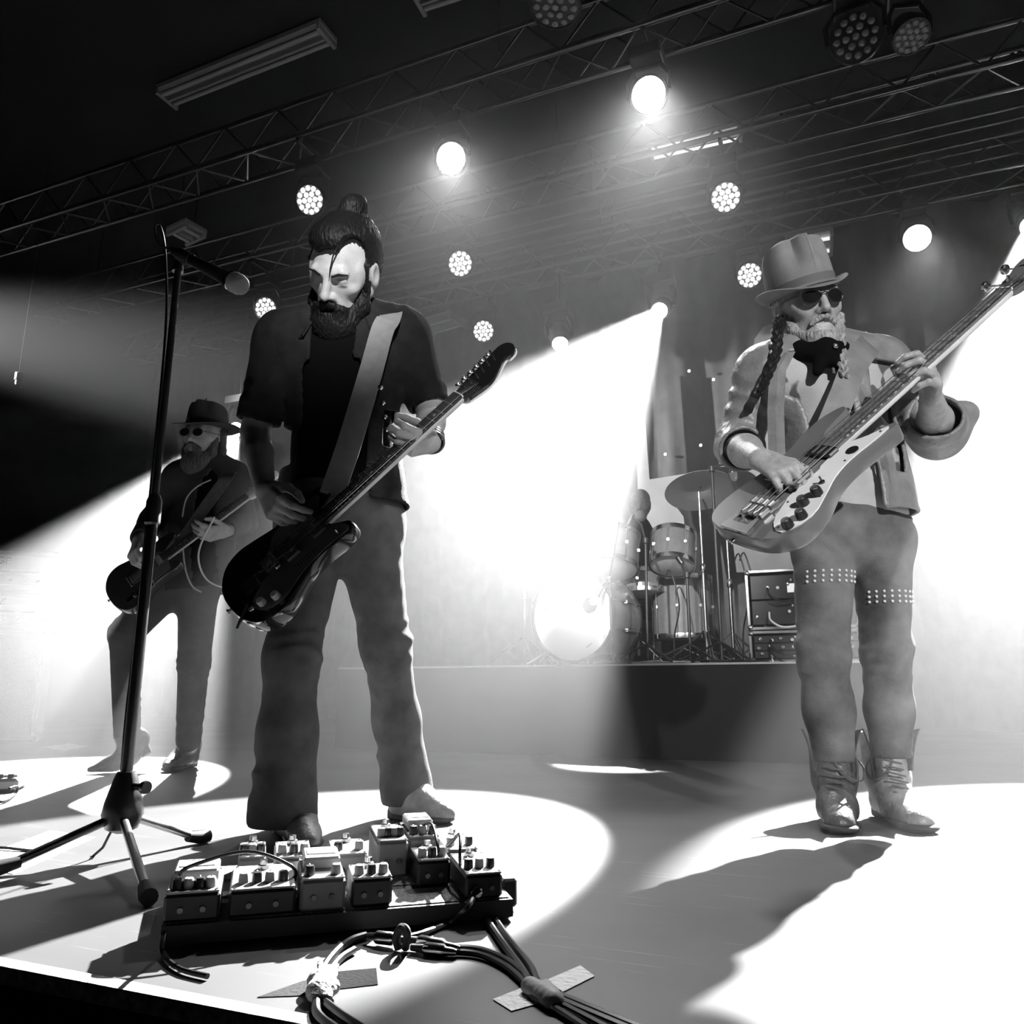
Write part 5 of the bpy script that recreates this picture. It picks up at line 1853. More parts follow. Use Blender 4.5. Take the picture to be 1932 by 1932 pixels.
fluorescent((312, 190), (620, 68), 'long twin-tube ceiling fitting, unlit, over the microphone stand')
fluorescent((785, 8), (900, -30), 'twin-tube ceiling fitting cut off by the top of the picture')
fluorescent((805, 624), (866, 606), 'short grey ceiling fitting beside the shoulder of the singer', False, .35, 4.6)
fluorescent((1483, 476), (1573, 460), 'bright ceiling fitting just above the creased hat', True, .42, 4.6)
fluorescent((1225, 292), (1400, 252), 'bright ceiling fitting seen through the middle truss', True, .2)
fluorescent((330, 432), (372, 455), 'small grey ceiling fitting above the microphone', False, .3, 4.7)
# ------------------------------------------------------------------ microphone stand
M_GRILLE = mat('mic_grille', 0.45, 0.4, 0.7, bump=.8, bscale=900)
bx, by = -.865, 1.87
ms = thing('microphone_stand', 'black straight microphone stand with tripod base beside the pedalboard', 'microphone stand', (bx, by, 0))
MB().cyl((0, 0, .10), (0, 0, .80), .0125, None, 16).build('lower_tube', M_STEEL, ms, True)
MB().cyl((0, 0, .80), (0, 0, 1.42), .0085, None, 16).build('upper_tube', mat('black_tube', .03, .25), ms, True)
MB().lathe((0, 0, .79), (0, 0, 1), [(.013, -.04), (.018, -.035), (.018, .02), (.012, .035)], 16).build('clutch', M_PLASTIC, ms, True)
MB().lathe((0, 0, .085), (0, 0, 1), [(.012, -.03), (.034, -.02), (.044, .01), (.040, .035), (.026, .085), (.02, .10)], 20).build('hub', M_PLASTIC, ms, True)
MB().cyl((.02, -.01, .155), (.055, -.03, .155), .008, None, 10).lathe((.058, -.032, .155), (.86, -.5, 0), [(.013, -.006), (.015, 0), (.013, .008)], 12).build('locking_knob', M_PLASTIC, ms, True)
for fx, fy in ((392, 1590), (280, 1712), (-30, 1658)):
    f = F(fx, fy) - Vector((bx, by, 0))
    h = f.normalized()
    lg = MB().tube([Vector((h.x * .03, h.y * .03, .085)), Vector((f.x, f.y, .016)) - h * .03], .0095, 10).build('leg', M_ALU if fx != -30 else M_STEEL, ms, True)
    e = Vector((f.x, f.y, .016))
    MB().tube([e - h * .06 + Vector((0, 0, .007)), e - h * .02, e], [.012, .016, .015], 12).build('rubber_foot', M_RUBBER, lg, True)
top = Vector((0, 0, 1.42))
MB().cyl(top, top + Vector((0, 0, .03)), .014, .011, 14).build('clip_adapter', M_PLASTIC, ms, True)
mk = thing('microphone', 'black vocal microphone with silver grille clipped on top of the stand', 'microphone', (0, 0, 0))
ma, mb_ = P(325, 472, 1.84), P(432, 527, 1.80)
dd = (mb_ - ma).normalized()
L = (mb_ - ma).length
mk.location = ma
MB().lathe((0, 0, 0), dd, [(.009, 0), (.011, .005), (.012, .03), (.017, L - .03), (.020, L - .012), (.020, L)], 18).build('handle', M_PLASTIC, mk, True)
MB().lathe(dd * L, dd, [(.020, 0), (.0245, .004), (.0255, .010), (.0245, .013)], 20).build('collar', M_METAL, mk, True)
MB().lathe(dd * (L + .012), dd, [(.024, 0), (.0265, .008), (.0262, .022), (.022, .036), (.012, .044), (.0005, .046)], 20).build('grille', M_GRILLE, mk, True)
c = ma + dd * .05 - Vector((bx, by, 0))
MB().lathe(c - dd * .025, dd, [(.0145, 0), (.0165, .002), (.017, .042), (.015, .044)], 16).build('microphone_clip', M_RUBBER, ms, True)
MB().tube([top + Vector((0, 0, .025)), top + Vector((0, 0, .05)), c - Vector((0, 0, .018))], [.010, .010, .008], 10).build('clip_neck', M_RUBBER, ms, True)
cb = [ma - dd * .002, ma - dd * .05 + Vector((0, 0, .0)), ma - dd * .07 + Vector((0, 0, .04)), ma - dd * .05 + Vector((-.01, .02, .06)), ma + Vector((-.03, .03, .0)), Vector((bx - .02, by + .01, 1.25)), Vector((bx - .016, by + .008, .8)), Vector((bx - .02, by + .012, .35)), Vector((bx - .05, by + .03, .02)), Vector((bx - .3, by + .1, .006)), Vector((bx - .9, by + .3, .006))]
tag(MB().tube(smooth_loop([tuple(p) for p in cb], 6, False), .0032, 6).build('microphone_cable', M_CABLE, None, True), 'thin black cable running down the microphone stand', 'cable')

# ------------------------------------------------------------------ pedalboard with pedals
FL, FR = F(300, 1795), F(968, 1737)
bxd = (FR - FL)
BW = bxd.length
ang = math.atan2(bxd.y, bxd.x)
BD = .29
M_BOARD = mat('black_board', .012, .6)
M_VELCRO = mat('grey_hook_tape', .22, 1.0, var=.4, scale=200, bump=.8, bscale=400)
pb = thing('pedalboard', 'black pedalboard carrying the effects pedals at the stage edge', 'pedalboard', FL, ang)


def bz(y):
    return .032 + .075 * y


tlt = Matrix.Rotation(math.atan(.075), 3, 'X')
MB().add([(0, 0, .006), (BW, 0, .006), (BW, BD, .006), (0, BD, .006), (0, 0, bz(0)), (BW, 0, bz(0)), (BW, BD, bz(BD)), (0, BD, bz(BD))],
         [(3, 2, 1, 0), (4, 5, 6, 7), (0, 1, 5, 4), (1, 2, 6, 5), (2, 3, 7, 6), (3, 0, 4, 7)]).build('board', M_BOARD, pb)
for i in range(3):
    y = .045 + .1 * i
    MB().box((BW / 2, y, bz(y) + .0008), (BW - .01, .075, .0015), tlt).build('hook_tape', M_VELCRO, pb)
for x in (.03, BW - .03):
    for y in (.03, BD - .03):
        MB().cyl((x, y, 0), (x, y, .0062), .012, None, 10).build('rubber_foot', M_RUBBER, pb)
MB().box((BW + .012, .10, .028), (.026, .09, .045), None, .004).build('side_handle', M_BOARD, pb)


def bx_at(px):
    lo, hi = 0.0, 1.0
    for _ in range(40):
        m = (lo + hi) / 2
        q = FL + bxd * m
        w_ = q.y * math.cos(PITCH) + (0.05 - CAMH) * math.sin(PITCH)
        if 966 + FPX * q.x / w_ < px:
            lo = m
        else:
            hi = m
    return lo * BW


M_PED = [mat('pedal_dark', .014, .4, spec=.3), mat('pedal_silver', .5, .3, .8), mat('pedal_white', .6, .4), mat('pedal_grey', .25, .4), mat('pedal_pale', .45, .35)]
pedal_no = 0


def pedal(x0, x1, y, d, h, top, label, style='treadle', front=None, back=0, knobs=3):
    """one effects pedal on the board; x0, x1 its picture width at the board front, y its distance behind the front"""
    global pedal_no
    pedal_no += 1
    a, b = bx_at(x0), bx_at(x1)
    w_ = b - a
    z = bz(y + d / 2) + .0022
    M = Matrix.Translation(FL) @ Matrix.Rotation(ang, 4, 'Z') @ Matrix.Translation(((a + b) / 2, y + d / 2, z)) @ tlt.to_4x4()
    t = thing('effects_pedal', label, 'pedal', (0, 0, 0), None, 'effects pedals on the pedalboard')
    t.matrix_world = M
    MB().box((0, 0, h / 2), (w_, d, h), None, .004).build('case', front or M_PED[0], t)
    MB().box((0, 0, h + .0015), (w_ * .96, d * .97, .003), None, .001).build('top_plate', top, t)
    if style == 'treadle':
        MB().box((0, d * .16, h + .012), (w_ * .84, d * .55, .018), None, .003).build('treadle', top, t)
        MB().box((0, d * .18, h + .0216), (w_ * .66, d * .25, .0012)).build('rubber_pad', M_PED[3], t)
        for i in range(5):      # unreadable logo strokes
            MB().box((w_ * (-.2 + .1 * i), d * .33, h + .0216), (w_ * .06, .004, .001)).build('logo_stroke', M_MATT, t)
        ky = -d * .32
    else:
        ky = -d * .22
        MB().lathe((0, d * .32, h + .003), (0, 0, 1), [(.009, 0), (.009, .006), (.006, .007), (.006, .014), (.0005, .015)], 12).build('footswitch', M_METAL, t, True)
    for i in range(knobs):
        kx = w_ * (-.30 + .60 * (i / max(1, knobs - 1)))
        k = MB().lathe((kx, ky, h + .003), (0, 0, 1), [(.008, 0), (.0075, .011), (.006, .014), (.0005, .0142)], 12).build('knob', M_PLASTIC if (i + pedal_no) % 2 else M_WHITE, t, True)
        MB().box((kx, ky + .004, h + .0175), (.0012, .007, .0008)).build('pointer', M_WHITE if (i + pedal_no) % 2 else M_PLASTIC, k)
    for sx in (-1, 1):
        MB().cyl((sx * w_ * .2, -d / 2, h * .45), (sx * w_ * .2, -d / 2 - .004, h * .45), .0042, None, 10).build('jack_nut', M_STEEL, t, True)
    MB().sphere((w_ * .35, ky + .012, h + .004), .0026, 8, 6).build('indicator_lamp', M_METAL, t, True)
    for sx, sy in ((-.42, -.44), (.42, -.44), (-.42, .44), (.42, .44)):
        MB().cyl((w_ * sx, d * sy, h + .003), (w_ * sx, d * sy, h + .0042), .0025, None, 8).build('screw', M_METAL, t)
    return t, M, w_


peds = [
    pedal(304, 414, .004, .115, .038, M_PED[2], 'compact pedal with white treadle at the microphone-stand end of the pedalboard', 'treadle', M_PED[0], 0, 4),
    pedal(430, 558, .006, .125, .036, M_PED[4], 'wide pale-topped pedal between the two treadle pedals', 'knobs', M_PED[0], 0, 4),
    pedal(566, 652, .008, .120, .044, M_PED[2], 'compact pedal with tall white treadle in the middle of the pedalboard front', 'treadle', M_PED[3], 0, 2),
    pedal(664, 742, .010, .075, .040, M_PED[2], 'small black-fronted pedal next to the bare hook tape', 'knobs', M_PED[0], 0, 3),
    pedal(440, 500, .165, .10, .040, M_PED[2], 'pale pedal in the rear row behind the wide pedal', 'knobs', M_PED[4], 0, 3),
    pedal(520, 600, .165, .11, .036, M_PED[1], 'silver pedal in the rear row below the bent knee', 'knobs', M_PED[1], 0, 3),
    pedal(640, 715, .150, .10, .040, M_PED[2], 'small pedal with dark windows in the rear row', 'knobs', M_PED[4], 0, 2),
    pedal(735, 800, .150, .12, .058, M_PED[1], 'tall silver pedal with slotted side in the rear row', 'knobs', M_PED[3], 0, 4),
    pedal(806, 872, .175, .115, .056, M_PED[2], 'double white treadle pedal at the rear corner of the pedalboard', 'treadle', M_PED[4], 0, 3),
    pedal(806, 872, .085, .085, .040, M_PED[4], 'low pedal in front of the double treadle pedal with coiled patch lead', 'knobs', M_PED[0], 0, 3),
    pedal(880, 950, .006, .125, .036, M_PED[3], 'black pedal at the end of the pedalboard with jack plug', 'knobs', M_PED[0], 0, 3),
    pedal(885, 950, .16, .11, .034, M_PED[2], 'pale pedal behind the black end pedal', 'knobs', M_PED[4], 0, 2),
]
# patch leads between pedals
for i, (pts, lab) in enumerate((
        (((1, .5), (0, -.3)), 'curled patch lead beside the wide pale-topped pedal'),
        (((9, .3), (8, -.3)), 'looped patch lead over the low pedal'),
        (((10, -.4), (9, .4)), 'large looped patch lead over the black end pedal'))):
    (a, sa), (b, sb) = pts
    A = peds[a][1] @ Vector((peds[a][2] * sa, -.0, .03))
    B = peds[b][1] @ Vector((peds[b][2] * sb, .0, .03))
    m = (A + B) / 2
    up = Vector((0, 0, 1))
    cl = [A, A + Vector((.0, -.025, .025)), m + Vector((.015, -.015, .05)), B + Vector((.02, -.02, .035)), B + Vector((0, -.005, .015)), B]
    tag(MB().tube(smooth_loop([tuple(p) for p in cl], 6, False), .0028, 8).build('patch_cable', M_CABLE, None, True), lab, 'cable', 'patch leads on the pedalboard')


def floor_cable(pix, r, label, z=None, grp='cables on the stage floor'):
    pts = [F(x, y, (z[i] if z else r + .001)) for i, (x, y) in enumerate(pix)]
    return tag(MB().tube(smooth_loop([tuple(p) for p in pts], 7, False), r, 8).build('floor_cable', M_CABLE, None, True), label, 'cable', grp)


def plug(a, b, label):
    a, b = Vector(a), Vector(b)
    t = thing('jack_plug', label, 'plug', a, None, 'metal cable plugs by the pedalboard')
    d = (b - a).normalized()
    L = (b - a).length
    MB().lathe((0, 0, 0), d, [(.0065, 0), (.009, .004), (.009, L * .6), (.006, L * .66), (.005, L * .9), (.0035, L)], 14).build('barrel', M_METAL, t, True)
    MB().lathe(d * (-.02), d, [(.0045, 0), (.006, .02)], 10).build('strain_relief', M_RUBBER, t, True)


q = .0055
floor_cable([(920, 1738), (945, 1775), (985, 1830), (1010, 1868), (1060, 1890), (1190, 1945)], .0055, 'black cable running from the pedalboard end under the pale tape')
floor_cable([(935, 1735), (962, 1775), (1000, 1822), (1022, 1862), (1085, 1890), (1230, 1950)], .005, 'second black cable beside the one from the pedalboard end')
floor_cable([(855, 1788), (905, 1792), (955, 1812), (995, 1845), (1015, 1875), (1070, 1902), (1180, 1960)], .005, 'black cable leaving the metal plugs towards the pale tape')
floor_cable([(845, 1796), (900, 1800), (948, 1820), (985, 1850), (1008, 1882), (1050, 1904), (1130, 1955)], .0045, 'black cable curving beside the plug cable')
floor_cable([(690, 1765), (660, 1775), (635, 1795), (613, 1822), (605, 1850), (598, 1885), (600, 1915), (640, 1950)], .0055, 'black cable looping down through the knotted white tape')
floor_cable([(668, 1792), (645, 1806), (628, 1824), (612, 1848), (606, 1880), (640, 1912), (700, 1950)], .005, 'black cable under the knotted white tape')
floor_cable([(308, 1760), (306, 1790), (318, 1812), (345, 1830), (392, 1842)], .0035, 'thin black cable drooping from the first pedal onto the floor', [.05, .012, .006, .005, .005])
cb = [P(893, 1692, 1.37), F(880, 1715, .03), F(845, 1742, .006), F(800, 1760, .006), F(770, 1768, .006)]
tag(MB().tube(smooth_loop([tuple(p) for p in cb], 6, False), .0045, 8).build('floor_cable', M_CABLE, None, True), 'black cable from the end pedal down to the metal plugs', 'cable', 'cables on the stage floor')
plug(P(893, 1692, 1.37), P(908, 1676, 1.385), 'metal jack plug in the black end pedal')
plug(F(788, 1776, .012), F(868, 1790, .010), 'long silver cable connector lying in front of the pedalboard')
plug(F(745, 1772, .012), F(690, 1766, .010), 'short pale cable connector in the shadow of the pedalboard')
plug(F(800, 1790, .008), F(862, 1797, .008), 'second silver connector under the long one')
# cable tie
tag(MB().tube(smooth_loop([tuple(F(752, 1790, .004)), tuple(F(748, 1768, .02)), tuple(F(758, 1750, .035)), tuple(F(768, 1760, .03)), tuple(F(765, 1788, .006))], 5, False), .006, 8).build('cable_wrap', M_RUBBER, None, True), 'black hook-and-loop cable wrap around the plugs', 'cable wrap')


def flat_poly(name, pix, z, th, m, label, cat, group=None):
    pts = [F(x, y, z) for x, y in pix]
    ol = [(p.x, p.y) for p in pts]
    ar = sum(ol[i - 1][0] * ol[i][1] - ol[i][0] * ol[i - 1][1] for i in range(len(ol)))
    o = MB().prism(ol if ar > 0 else ol[::-1], z, z + th).build(name, m)
    return tag(o, label, cat, group)


M_TAPE = mat('white_cloth_tape', .75, .6, bump=.6, bscale=120)
M_GAFFER = mat('black_gaffer_tape', .012, .95, spec=.05, bump=.3, bscale=200)
M_GAFFER_G = mat('grey_gaffer_tape', .03, .9, spec=.1, bump=.3, bscale=200)
flat_poly('tape_strip', [(612, 1836), (710, 1827), (713, 1858), (625, 1868)], .0005, .0006, M_GAFFER, 'dark tape strip beside the knotted white tape', 'tape', 'tape strips on the floor')
flat_poly('tape_strip', [(485, 1882), (598, 1878), (600, 1848), (570, 1852)], .0005, .0006, M_GAFFER_G, 'grey torn tape strip leading to the knotted white tape', 'tape', 'tape strips on the floor')
flat_poly('tape_strip', [(930, 1886), (1000, 1858), (1030, 1890), (965, 1908)], .0009, .0006, M_TAPE, 'crumpled pale tape patch next to the crossing cables', 'tape', 'tape strips on the floor')
flat_poly('tape_strip', [(1030, 1850), (1095, 1822), (1122, 1842), (1062, 1872)], .0009, .0006, M_TAPE, 'pale tape patch beyond the crossing cables', 'tape', 'tape strips on the floor')
V = Vox(*bounds([F(590, 1860), F(625, 1830)], .07), .0028)
for a, b, r in ((F(600, 1868, .012), F(622, 1836, .014), .013), (F(596, 1850, .012), F(628, 1862, .012), .011), (F(606, 1832, .010), F(604, 1815, .010), .005), (F(626, 1835, .010), F(636, 1822, .010), .005), (F(592, 1872, .01), F(596, 1890, .008), .006), (F(615, 1870, .01), F(620, 1888, .008), .006)):
    V.cone(a, b, r, r * .8, .012)
V.cut((0, 0, .0008), (0, 0, -1))
V.noise(.0016, .012, (1, 1, 1), 2)
tag(V.build('tape_knot', M_TAPE, None, (0, 0, 0)), 'crumpled white tape knotted round the floor cables', 'tape')
V = Vox(*bounds([F(1008, 1872), F(1050, 1885)], .07), .003)
V.cone(F(1000, 1862, .008), F(1045, 1890, .008), .012, .013, .01)
V.cone(F(1030, 1858, .006), F(1040, 1880, .008), .007, .010, .01)
V.cut((0, 0, .0016), (0, 0, -1))
V.noise(.0014, .012, (1, 1, 1), 3)
tag(V.build('tape_knot', mat('grey_cloth_tape', .3, .6), None, (0, 0, 0)), 'grey tape pressed over the crossing floor cables', 'tape')
# papers
sl = flat_poly('set_list', [(-60, 1625), (95, 1567), (180, 1580), (25, 1650)], .0006, .0006, M_PAPER, 'white set list sheet on the floor under the microphone stand leg', 'paper')
for i in range(8):
    t0 = .12 + .1 * i
    a = F(95, 1567).lerp(F(-60, 1625), t0)
    b = F(180, 1580).lerp(F(25, 1650), t0)
    p0, p1 = a.lerp(b, .12), a.lerp(b, .45 + .3 * ((i * 37 % 10) / 10))
    d = (p1 - p0)
    nrm = Vector((-d.y, d.x, 0)).normalized() * .004
    MB().add([p0 - nrm + Vector((0, 0, .0014)), p1 - nrm + Vector((0, 0, .0014)), p1 + nrm + Vector((0, 0, .0014)), p0 + nrm + Vector((0, 0, .0014))], [(0, 1, 2, 3)]).build('text_line', mat('faint_ink', .5, .8), sl)
flat_poly('paper_sheet', [(72, 1411), (128, 1403), (175, 1407), (120, 1416)], .0006, .0008, M_PAPER, 'white sheet lying flat near the amplifier stack', 'paper')

# pedal of the far guitarist, at the picture edge
t = thing('effects_pedal', 'chrome effects pedal on the floor by the feet of the far guitarist', 'pedal', F(5, 1490), .35)
MB().box((0, 0, .025), (.13, .20, .045), None, .01).build('case', M_PED[1], t)
MB().box((0, .03, .055), (.10, .13, .015), Matrix.Rotation(.12, 3, 'X'), .004).build('treadle', M_PED[4], t)
for i in range(3):
    MB().lathe((-.035 + .035 * i, -.07, .047), (0, 0, 1), [(.011, 0), (.01, .015), (.0005, .016)], 12).build('knob', M_PLASTIC, t, True)
tag(MB().tube(smooth_loop([tuple(F(18, 1488, .03)), tuple(F(32, 1485, .03)), tuple(F(28, 1498, .008)), tuple(F(5, 1512, .008)), tuple(F(-30, 1512, .008))], 6, False), .005, 8).build('floor_cable', M_CABLE, None, True), 'black cable curling from the chrome pedal of the far guitarist', 'cable')
# guitar leads
ja = MA_ @ (Vector((-.112, -.078, .02)) * kA)
cl = [ja, ja + Vector((-.01, -.03, -.06)), P(460, 1166, 1.94), P(488, 1164, 1.95), P(508, 1145, 2.02), P(520, 1180, 2.12), P(512, 1300, 2.25), F(520, 1560, .01), F(420, 1640, .006), F(330, 1640, .02)]
tag(MB().tube(smooth_loop([tuple(p) for p in cl], 6, False), .003, 6).build('guitar_cable', M_CABLE, None, True), 'thin black guitar lead looping below the black guitar', 'cable')
jc = MC_ @ (Vector((-.10, -.10, .02)) * kC)
cl = [P(405, 975, 3.45), P(378, 1030, 3.46), P(376, 1065, 3.47), P(392, 1095, 3.48), P(425, 1110, 3.5), P(448, 1113, 3.6)]
tag(MB().tube(smooth_loop([tuple(p) for p in cl], 6, False), .004, 6).build('guitar_cable', M_WHITE, None, True), 'pale cable curving beside the person in feathered hat', 'cable')


# ------------------------------------------------------------------ amplifier stack at the stage side
def text(s, size, M, m, parent, name='lettering', ext=.001):
    c = bpy.data.curves.new(name, 'FONT')
    c.body = s
    c.size = size
    c.extrude = ext
    c.align_x = 'CENTER'
    c.align_y = 'CENTER'
    tmp = bpy.data.objects.new(name, c)
    COL.objects.link(tmp)
    bpy.context.view_layer.update()
    me = bpy.data.meshes.new_from_object(tmp.evaluated_get(bpy.context.evaluated_depsgraph_get()))
    bpy.data.objects.remove(tmp)
    me.name = name
    me.materials.clear()
    o = link(name, me, m, parent)
    o.matrix_local = M
    return o


M_TOLEX = mat('pale_tolex', .5, .6, bump=.3, bscale=300)
M_PANEL = mat('white_panel', .75, .5)
M_CLOTH = mat('speaker_cloth', .38, .9, var=.2, scale=150, bump=.4, bscale=300)
ar = F(64, 1402)                 # front bottom corner of the cabinet nearest stage centre
phi = R(22)
xd = Vector((math.cos(phi), math.sin(phi), 0))
WA = .76
org = ar - xd * WA / 2
up90 = Matrix.Rotation(R(90), 4, 'X')


def cabinet(z, w_, h, d, label, kind):
    t = thing('guitar_amplifier' if kind == 'head' else 'speaker_cabinet', label, 'amplifier', org + Vector((0, 0, z)) + (Vector((0, 0, 0)) if kind != 'head' else xd * .05), phi)
    MB().box((0, d / 2, h / 2), (w_, d, h), None, .012).build('case', M_TOLEX, t)
    if kind == 'head':
        MB().box((0, -.002, h * .52), (w_ * .9, .008, h * .74), None, .002).build('front_panel', M_PANEL, t)
        text('ORANGE', .075, Matrix.Translation((-.12, -.0075, h * .74)) @ up90, M_BLACK, t)
        MB().box((0, -.007, h * .30), (w_ * .82, .006, h * .20), None, .001).build('control_strip', M_TOLEX, t)
        for i in range(8):
            MB().lathe((-w_ * .36 + w_ * .72 * i / 7, -.01, h * .30), (0, -1, 0), [(.012, 0), (.011, .012), (.0005, .013)], 12).build('knob', M_STEEL, t, True)
        MB().box((0, -.005, h * .49), (w_ * .84, .006, .010)).build('trim_bar', M_STEEL, t)
        for sx in (-.3, .3) if z > 1 else ():
            MB().tube([(sx * w_ - .06, d / 2, h), (sx * w_ - .05, d / 2, h + .022), (sx * w_ + .05, d / 2, h + .022), (sx * w_ + .06, d / 2, h)], .008, 6).build('handle', M_RUBBER, t, True)
    else:
        MB().box((0, -.001, h / 2), (w_ * .92, .01, h * .90), None, .002).build('grille_cloth', M_CLOTH, t)
        for sx in (-1, 1):
            MB().box((sx * w_ * .465, -.004, h / 2), (.012, .008, h * .93)).build('grille_trim', M_PANEL, t)
        for zz in (.04, .96):
            MB().box((0, -.004, h * zz), (w_ * .93, .008, .012)).build('grille_trim', M_PANEL, t)
    for sx in (-1, 1):
        for zz in (.03, h - .03):
            MB().box((sx * (w_ / 2 - .012), .012, zz), (.035, .035, .05), None, .008).build('corner_guard', M_STEEL, t)
    return t


cabinet(0, WA, .80, .36, 'pale speaker cabinet with cloth grille under the two amplifier heads', 'cab')
cabinet(.80, WA + .04, .27, .28, 'lower pale amplifier head standing on the speaker cabinet', 'head')
cabinet(1.071, WA + .10, .31, .28, 'upper pale amplifier head with dark lettering on top of the stack', 'head')
# ------------------------------------------------------------------ drum kit on the riser
M_SHELL = mat('grey_drum_shell', .16, .2, coat=.5, var=.1, scale=30)
M_HEAD = mat('white_drum_head', .75, .5)
M_HOOP = mat('drum_hoop', .7, .2, 1.0)
M_CYM = mat('cymbal_bronze', .5, .4, .35, bump=.25, bscale=60, stretch=(1, 1, 20))
KIT = 'drums of the kit on the riser'


def drum(name, label, c, axis, r, depth, lugs=8, bottom=True):
    """c = centre of the lower (or front) head, axis points to the other head"""
    c, ax = Vector(c), Vector(axis).normalized()
    t = thing(name, label, 'drum', c, None, KIT)
    MB().lathe((0, 0, 0), ax, [(r * .985, .004), (r * .985, depth - .004)], 40, False).build('shell', M_SHELL, t, True)
    for h, sg in ((0, -1), (depth, 1)):
        hd = MB().lathe(ax * h, ax * sg, [(r * .97, -.004), (r * .97, .006), (r * .9, .008), (.001, .009)], 40).build('drum_head', M_HEAD, t, True)
        MB().lathe(ax * h, ax * sg, [(r * .985, -.02), (r * 1.03, -.02), (r * 1.04, -.004), (r * 1.03, .012), (r * .985, .012)], 40, False).build('hoop', M_HOOP if name != 'bass_drum' else M_BLACK, t, True)
    x, y, _ = basis(ax)
    for i in range(lugs):
        a = 2 * math.pi * (i + .5) / lugs
        d = x * math.cos(a) + y * math.sin(a)
        lg = MB().cyl(d * r * 1.035 + ax * -.012, d * r * 1.035 + ax * (depth + .012), .0035, None, 6)
        lg.box(d * r * 1.01 + ax * depth * .5, (.018, .018, .018))
        lg.build('tension_rod', M_METAL, t)
    return t, ax


vd = S(0, 1) - S(0, 0)        # upstage
ud = S(1, 0) - S(0, 0)        # across
vd, ud = Vector(vd), Vector(ud)
UPV = Vector((0, 0, 1))
# bass drum
rk = .285
kc = PV(1080, 1153, 4.80)
kc.z = RT + rk + .03
kax = (Matrix.Rotation(R(-9), 3, 'Z') @ vd).normalized()      # points to the batter side
kick, _ = drum('bass_drum', 'large bass drum with white front head and round port', kc, kax, rk, .42, 10)
kx = kax.cross(UPV).normalized()                              # across the head as the audience sees it (to the right)
fr = Matrix((kx, UPV, -kax)).transposed().to_4x4()
M_INK = mat('grey_print', .38, .6)
text('TAMA', .075, Matrix.Translation(-kax * .0125) @ fr @ Matrix.Translation((-.085, .14, 0)) @ Matrix.Rotation(R(36), 4, 'Z'), M_INK, kick, ext=.0006)
st = []
for i in range(10):
    a = math.pi / 2 + i * math.pi / 5
    rr = .026 if i % 2 == 0 else .011
    st.append((rr * math.cos(a), rr * math.sin(a)))
MB().prism(st, 0, .001, Matrix.Translation(-kax * .0125) @ fr @ Matrix.Translation((-.185, .062, 0))).build('printed_star', M_INK, kick)
MB().box((0, 0, 0), (.05, .008, .001)).build('print_line', M_INK, kick).matrix_local = Matrix.Translation(-kax * .0128) @ fr @ Matrix.Translation((.12, -.19, 0)) @ Matrix.Rotation(R(34), 4, 'Z')
pc = kx * .13 + UPV * .055
MB().lathe(pc - kax * .010, -kax, [(.050, 0), (.062, .003), (.060, .007), (.050, .007)], 28, False).build('port_ring', M_WHITE, kick, True)
MB().lathe(pc - kax * .009, -kax, [(.051, 0), (.051, .0015)], 28).build('port_shade_disc', M_MATT, kick, True)  # flat black disc stands in for the shade inside the port
for sg in (-1, 1):
    MB().tube([kx * sg * rk * .72 - UPV * rk * .70 + kax * .1, kx * sg * rk * 1.15 - UPV * (rk + .018) - kax * .02], .010, 8).build('spur', M_METAL, kick, True)
# toms
tx = (UPV * .93 + vd * .36).normalized()
drum('rack_tom', 'rack tom over the bass drum, pale in the beam', PV(1157, 1072, 5.0), tx, .160, .24)
drum('rack_tom', 'darker rack tom beside the crash cymbal stand', PV(1268, 1067, 5.02), tx, .142, .22)
ft = PV(1290, 1200, 5.45)
ft.z = RT + .20
ftm, _ = drum('floor_tom', 'tall floor tom behind the chrome stands', ft, UPV, .20, .40)
for i in range(3):
    a = .5 + 2.09 * i
    d = Vector((math.cos(a), math.sin(a), 0)) * .215
    MB().tube([d + UPV * .25, d - UPV * .10, d * 1.08 - UPV * .199], .007, 8).build('leg', M_METAL, ftm, True)
sn = PV(1215, 1140, 5.35)
sn.z = RT + .50
drum('snare_drum', 'shallow snare drum between the bass drum and floor tom', sn, (UPV + vd * .08).normalized(), .178, .14)


def tripod(t, h, r=.30, z0=.22, tube=.012, m=M_METAL, rot=.3):
    """pole and double-braced legs, local to t"""
    MB().cyl((0, 0, .03), (0, 0, h * .55), tube, None, 10).build('lower_tube', m, t, True)
    MB().cyl((0, 0, h * .55), (0, 0, h), tube * .7, None, 10).build('upper_tube', m, t, True)
    MB().lathe((0, 0, h * .55), (0, 0, 1), [(tube * 1.1, -.03), (tube * 1.6, -.02), (tube * 1.6, .02), (tube, .03)], 12).build('clamp', m, t, True)
    for i in range(3):
        a = rot + 2.094 * i
        d = Vector((math.cos(a), math.sin(a), 0))
        s_ = Vector((-d.y, d.x, 0)) * .008
        lg = MB()
        for sg in (-1, 1):
            lg.tube([d * .015 + s_ * sg + Vector((0, 0, z0)), d * r + s_ * sg + Vector((0, 0, .015))], .004, 6)
            lg.tube([d * .015 + s_ * sg + Vector((0, 0, .05)), d * r * .55 + s_ * sg + Vector((0, 0, .12))], .003, 6)
        lo = lg.build('leg', m, t, True)
        MB().sphere(d * r + Vector((0, 0, .012)), .012, 8, 6).build('rubber_foot', M_RUBBER, lo, True)


tripod_rot = iter((.4, 1.0, .1, .7, .2))


